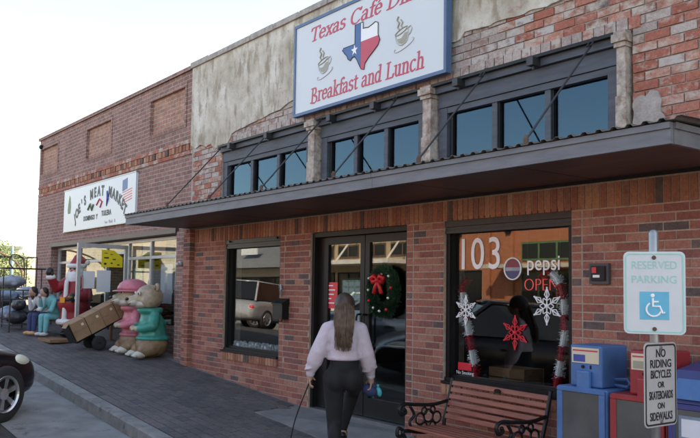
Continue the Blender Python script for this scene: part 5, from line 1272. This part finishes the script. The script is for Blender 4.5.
bear('painted bear statue in green coat sitting against the brick pier', at_g(-11.86,-.24), R(-4), 'statue_green', .88)
bear('taller painted bear statue in pink coat and pink round cap', at_g(-12.40,-.30), R(-4), 'statue_pink', .86, 'statue_pink')

# ------------------------------------------------------------------ hand truck with cartons
A0 = Vector((-12.98,-1.05,.725)); A1 = Vector((-12.98,-.13,1.20)); ax = (A1-A0).normalized(); nrm = Vector((0,-ax.z,ax.y)); ang = math.atan2(ax.z, ax.y)
ht = thing('hand_truck', 'black hand truck tipped back under a row of cartons', 'hand truck', at_g(-12.98,-.72))
t = MB()
for s in (-1,1): t.tube([A0+Vector((s*.15,0,0))-nrm*.015, A1+Vector((s*.15,0,0))-nrm*.015+ax*.12], .014, 8)
for k in range(4): p = A0+ax*(.1+.3*k)-nrm*.015; t.tube([p+Vector((-.15,0,0)), p+Vector((.15,0,0))], .011, 6)
fr_ = t.build('frame', 'black_frame', ht, world=True)
tp = MB(); tp.obox(A0-ax*.012+nrm*.14, (.36,.008,.30), (ang,0,0)); tp.build('toe_plate', 'black_frame', ht, world=True)
t = MB(); t.tube(bez([A1+Vector((-.15,0,0))+ax*.12-nrm*.015, A1+ax*.22-nrm*.05, A1+Vector((.15,0,0))+ax*.12-nrm*.015]), .014, 8); t.build('handle', 'black_frame', ht, world=True)
wc = Vector((-12.98,-.70,zside(-12.98,-.70)+.115))
for s in (-1,1):
    t = MB(); t.lathe([(.06,-.03),(.105,-.035),(.115,-.02),(.115,.02),(.105,.035),(.06,.03)], wc+Vector((s*.21,0,0)), 24, 'x'); wl_ = t.build('wheel', 'rubber', ht, True, world=True)
    MB().lathe([(.062,-.025),(.062,.025)], wc+Vector((s*.21,0,0)), 20, 'x').build('hub', 'grey_metal', wl_, world=True)
t = MB(); t.tube([wc+Vector((-.24,0,0)), wc+Vector((.24,0,0))], .012, 8); 
for s in (-1,1): t.tube([wc+Vector((s*.15,0,0)), A0+Vector((s*.15,0,0))+ax*.30-nrm*.015], .012, 6)
t.build('axle', 'black_frame', ht, world=True)
lab = ('lowest carton with a torn flap on the tipped hand truck', 'second carton up on the tipped hand truck', 'third carton up on the tipped hand truck', 'topmost carton on the tipped hand truck')
for k in range(4):
    L = .255; c_ = A0+ax*(.005+L*(k+.5)+.004*k)+nrm*.155; dx = (.0,.012,-.01,.008)[k]
    o = thing('cardboard_box', lab[k], 'carton', c_-nrm*.15, 0, 'cartons on the hand truck'); o.rotation_euler = (ang,0,0)
    MB().box(-.2+dx,.2+dx,-L/2+.003,L/2-.003,.003,.30).build('carton', 'cardboard', o)
    MB().box(.2+dx,.2012+dx,-L/2+.01,L/2-.01,.135,.165).build('tape', 'statue_brown', o); MB().box(.2005+dx,.202+dx,.045,.085,.20,.24).build('print', 'cream_label', o)
    if k in (0,): f = MB(); f.obox((.1,-L/2-.03,.30),(.2,.10,.004),(.5,0,0)); f.build('flap', 'cardboard', o)
bk = MB(); bk.lathe([(.0,.0),(.17,.0),(.20,.2),(.215,.40),(.20,.40),(.185,.2),(.16,.03),(0,.03)], (0,0,0), 24, cap=False)
o = bk.build('wicker_basket', 'wicker', None, True, loc=at_g(-12.62,-.16)); tag(o, 'round dark wicker basket standing behind the cartons', 'basket')
bk = thing('produce_stand', 'low wooden produce stand behind the cartons by the shop door', 'stand', at_g(-13.3,-.06)); MB().box(-.45,.45,-.14,.16,.42,.46).build('top', 'wood_crate', bk)
for sx in (-.42,.38): 
    for sy in (-.12,.1): MB().box(sx,sx+.04,sy,sy+.04,-.03,.419).build('leg', 'wood_crate', bk)
for k, (dx, mt) in enumerate(((-.3,'statue_brown'),(0,'bag_dark'),(.28,'statue_brown'))):
    m = MB(); [m.ell((random.uniform(-.1,.1),random.uniform(-.08,.08),.04+random.uniform(0,.08)),.045,8,6) for q in range(12)]
    o = m.build('produce_heap', mt, None, True, loc=(bk.location.x+dx, bk.location.y, bk.location.z+.462)); tag(o, ('brown produce heap on the stand end next to the open door','dark produce heap on the middle of the stand','brown produce heap on the stand end next to the bears')[k], 'produce')

# ------------------------------------------------------------------ racks and bags outside the market
def rack(label, loc, w_, d_, h_, rz, shelves):
    o = thing('wire_rack', label, 'rack', loc, rz)
    for sx in (-w_/2, w_/2):
        for sy in (-d_/2, d_/2): MB().tube([(sx,sy,-.03),(sx,sy,h_)], .012, 6).build('post', 'rod', o)
    for z in shelves:
        m = MB(); [m.tube([(-w_/2,y,z),(w_/2,y,z)], .008, 5) for y in frange(-d_/2,d_/2,5)]; [m.tube([(x,-d_/2,z),(x,d_/2,z)], .008, 5) for x in (-w_/2,w_/2)]; m.build('shelf', 'rod', o)
    m = MB(); [m.tube([(-w_/2,y,h_),(w_/2,y,h_)], .01, 5) for y in (-d_/2,d_/2)]; [m.tube([(x,-d_/2,h_),(x,d_/2,h_)], .01, 5) for x in (-w_/2,w_/2)]; m.build('top_rail', 'rod', o)
    return o
rack('tall black wire rack loaded with grey bags past the seated people', at_g(-16.5,-.92), .55, .95, 1.10, R(6), (.12,.50))
rack('low black wire rack loaded with dark bags beside the seated people', at_g(-15.75,-1.22), .5, .42, .75, R(6), (.12,))
rack('tall black wire rack with hanging goods at the end of the market', at_g(-18.2,-.75), .8, .9, 1.25, R(0), (.15,.6))
def bag(label, x, y, dz, r, mt, seed):
    rn = random.Random(seed); m = MB(); m.ell((0,0,r[2]*.9),r,16,10)
    for k in range(22): m.ell((rn.uniform(-.75,.75)*r[0],rn.uniform(-.5,.5)*r[1],r[2]*rn.uniform(.5,1.5)),(r[0]*rn.uniform(.2,.4),r[1]*rn.uniform(.2,.4),r[2]*rn.uniform(.2,.45)),8,6,(rn.random(),rn.random(),rn.random()))
    o = blob(m, 'stuffed_bag', mt, None, .016, 1); z = zside(x,y)+dz; o.location = (x, y, z); return tag(o, label, 'bag', 'bags on the racks')
bag('grey plastic sack slumped on the top shelf of the tall rack', -16.5,-.80,.51,(.24,.26,.12),'bag_grey',1)
bag('pale blue sack on the upper shelf of the tall rack', -16.5,-1.2,.51,(.22,.2,.10),'bag_blue',2)
bag('grey sack lying under the shelf of the tall rack', -16.45,-1.15,.13,(.24,.2,.14),'bag_blue',3)
bag('black sack lying under the shelf of the tall rack', -16.45,-.75,.13,(.24,.22,.14),'bag_dark',4)
bag('black rounded sack on the low rack beside the seated people', -15.75,-1.22,.13,(.22,.20,.13),'bag_dark',5)
bag('dark sack on top of the rounded black one', -15.75,-1.18,.38,(.2,.135,.10),'bag_dark',6)
bag('grey sack on the shelf of the rack at the market end', -18.2,-.7,.61,(.3,.3,.13),'bag_grey',8)
bag('dark sack at the foot of the rack at the market end', -18.2,-.8,.16,(.3,.3,.17),'bag_dark',9)
gt = MB(); gt.box(-.35,.35,-.18,.18,.0,.05); tag(gt.build('floor_board', 'wood_crate', None, loc=at_g(-14.1,-1.0)), 'flat board lying on the pavement at the feet of the red-coated figure', 'board')
ar = MB(); ar.tube([(-22.6+ .0, -1.6+1.9*(1-math.cos(R(t)))*.5*1.0, 1.0+2.0*math.sin(R(t))) if 0 else (-22.5, -.95+1.6*math.cos(R(t)), 1.9+.75*math.sin(R(t))) for t in range(0,181,10)], .025, 6)
for y in (-2.55,.65): ar.tube([(-22.5,y,.9),(-22.5,y,1.9)], .025, 6)
tag(ar.build('garden_arch', 'rust'), 'rusty iron garden arch standing past the market', 'arch')
ya = thing('yard_ornament', 'tall teal metal yard ornament standing past the market', 'ornament', (-24,.75,zf(-24)-.12))
M('pale_teal', (.22,.42,.42), .5, var=.2); t = MB(); t.lathe([(.015,0),(.015,.9),(.06,1.0),(.03,1.15),(.07,1.3),(.025,1.5),(.045,1.6),(.008,1.85)], (0,0,0), 12); t.build('figure', 'pale_teal', ya, True); MB().lathe([(.25,0),(.25,.04)], (0,0,0), 16).build('base', 'rust', ya)
hg = MB(); hg.tube(bez([(-21.2,.35,1.0),(-21.2,.35,2.1),(-21.2,.25,2.35),(-21.2,.05,2.38),(-21.2,-.02,2.2),(-21.2,.08,2.05)]), .018, 6)
tag(hg.build('shepherd_hook', 'rust'), 'curled iron shepherd hook by the corner of the market', 'hook')
for k, (x, y, mt) in enumerate(((-20.3,-.45,'ribbon_red'),(-20.9,-.1,'poster_orange'),(-21.6,-.35,'poster_yellow'))):
    p = thing('painted_pot', ('red','orange','yellow')[k]+' painted pot with a small plant at the corner of the market', 'pot', (x, y, zside(x,y)))
    MB().lathe([(.10,0),(.17,.25),(.19,.28),(.16,.28)], (0,0,0), 16).build('pot', mt, p, True); m = MB()
    for q in range(160):
        d = Vector((random.gauss(0,.5),random.gauss(0,.5),abs(random.gauss(.6,.4)))).normalized(); c_ = Vector((0,0,.28))+d*random.uniform(.05,.4); e = d.cross(Vector((random.random(),random.random(),.3))).normalized()*.03; m.add([c_-e,c_+d*.06,c_+e,c_-d*.06], [(0,1,2,3)])
    m.build('leaves', 'leaf', p, fix=False)

# ------------------------------------------------------------------ trees and far buildings beyond the market
def tree(label, x, y, h, r, n, lf, seed, z=None):
    rn = random.Random(seed); z = zfar(x, y) if z is None else z; o = thing('street_tree', label, 'tree', (x, y, z))
    t = MB(); t.tube(bez([(0,0,-.1),(.05,.04,h*.25),(-.05,.08,h*.5),(.06,0,h*.78)]), [.06*h/2]*8+[.045*h/2]*8+[.02*h/2]*9, 8)
    tips = []
    for k in range(9):
        a = rn.uniform(0,6.28); z0 = h*rn.uniform(.3,.6); e = Vector((math.cos(a)*r*rn.uniform(.5,.85), math.sin(a)*r*rn.uniform(.5,.85), h*rn.uniform(.5,.92))); tips.append(e)
        t.tube(bez([(0,.05,z0), e*.45+Vector((0,0,z0*.35)), e],4), [.02*h/2]*4+[.012*h/2]*4+[.004*h/2], 5)
    t.build('trunk', 'bark', o, True); m = MB()
    cl_ = tips+[Vector((rn.uniform(-.5,.5)*r, rn.uniform(-.5,.5)*r, h*rn.uniform(.55,.98))) for k in range(9)]
    for q in range(n):
        c_ = rn.choice(cl_); p = c_+Vector((rn.gauss(0,1),rn.gauss(0,1),rn.gauss(0,.8)))*r*.2; d = Vector((rn.gauss(0,1),rn.gauss(0,1),rn.gauss(0,1))).normalized(); e = d.cross(Vector((rn.random(),rn.random(),rn.random()))).normalized(); s = rn.uniform(.05,.1)*(.6+h*.08)
        m.add([p-e*s*.5, p+d*s, p+e*s*.5, p-d*s], [(0,1,2,3)])
    m.build('crown', lf, o, fix=False); return o
tree('broad pale green tree behind the garden arch', -46, 5.5, 1.9, 1.5, 3000, 'leaf_pale', 1)
tree('dark green tree behind the wire racks', -38, 3.9, 1.7, 1.1, 2500, 'leaf', 2)
tree('tall tree far down the street', -70, 10.5, 3.6, 2.4, 4000, 'leaf', 3)
tree('bushy young tree near the end of the market', -31, 2.4, 1.5, .8, 1800, 'leaf_pale', 4)
tree('round street tree beyond the bushy young tree', -58, 5.0, 3.0, 2, 3000, 'leaf_pale', 5)
fb = thing('corner_building', 'low cream building far down the street beyond the market', 'building', (-85,6,zf(-85)-.12))
MB().box(-95,-82, 2, 16, .5, 5.2).build('wall', 'stucco', fb, world=True); MB().box(-95.3,-81.7,1.7,16.3,5.2,5.5).build('roof', 'roof_slate', fb, world=True)
for k in range(3): MB().box(-81.99,-81.95, 3.2+3*k, 4.8+3*k, 2.0, 3.6).build('window', 'car_glass', fb, world=True)
MB().box(-81.99,-81.94, 12.4,13.4,1.5,3.6).build('door', 'bronze_frame', fb, world=True)
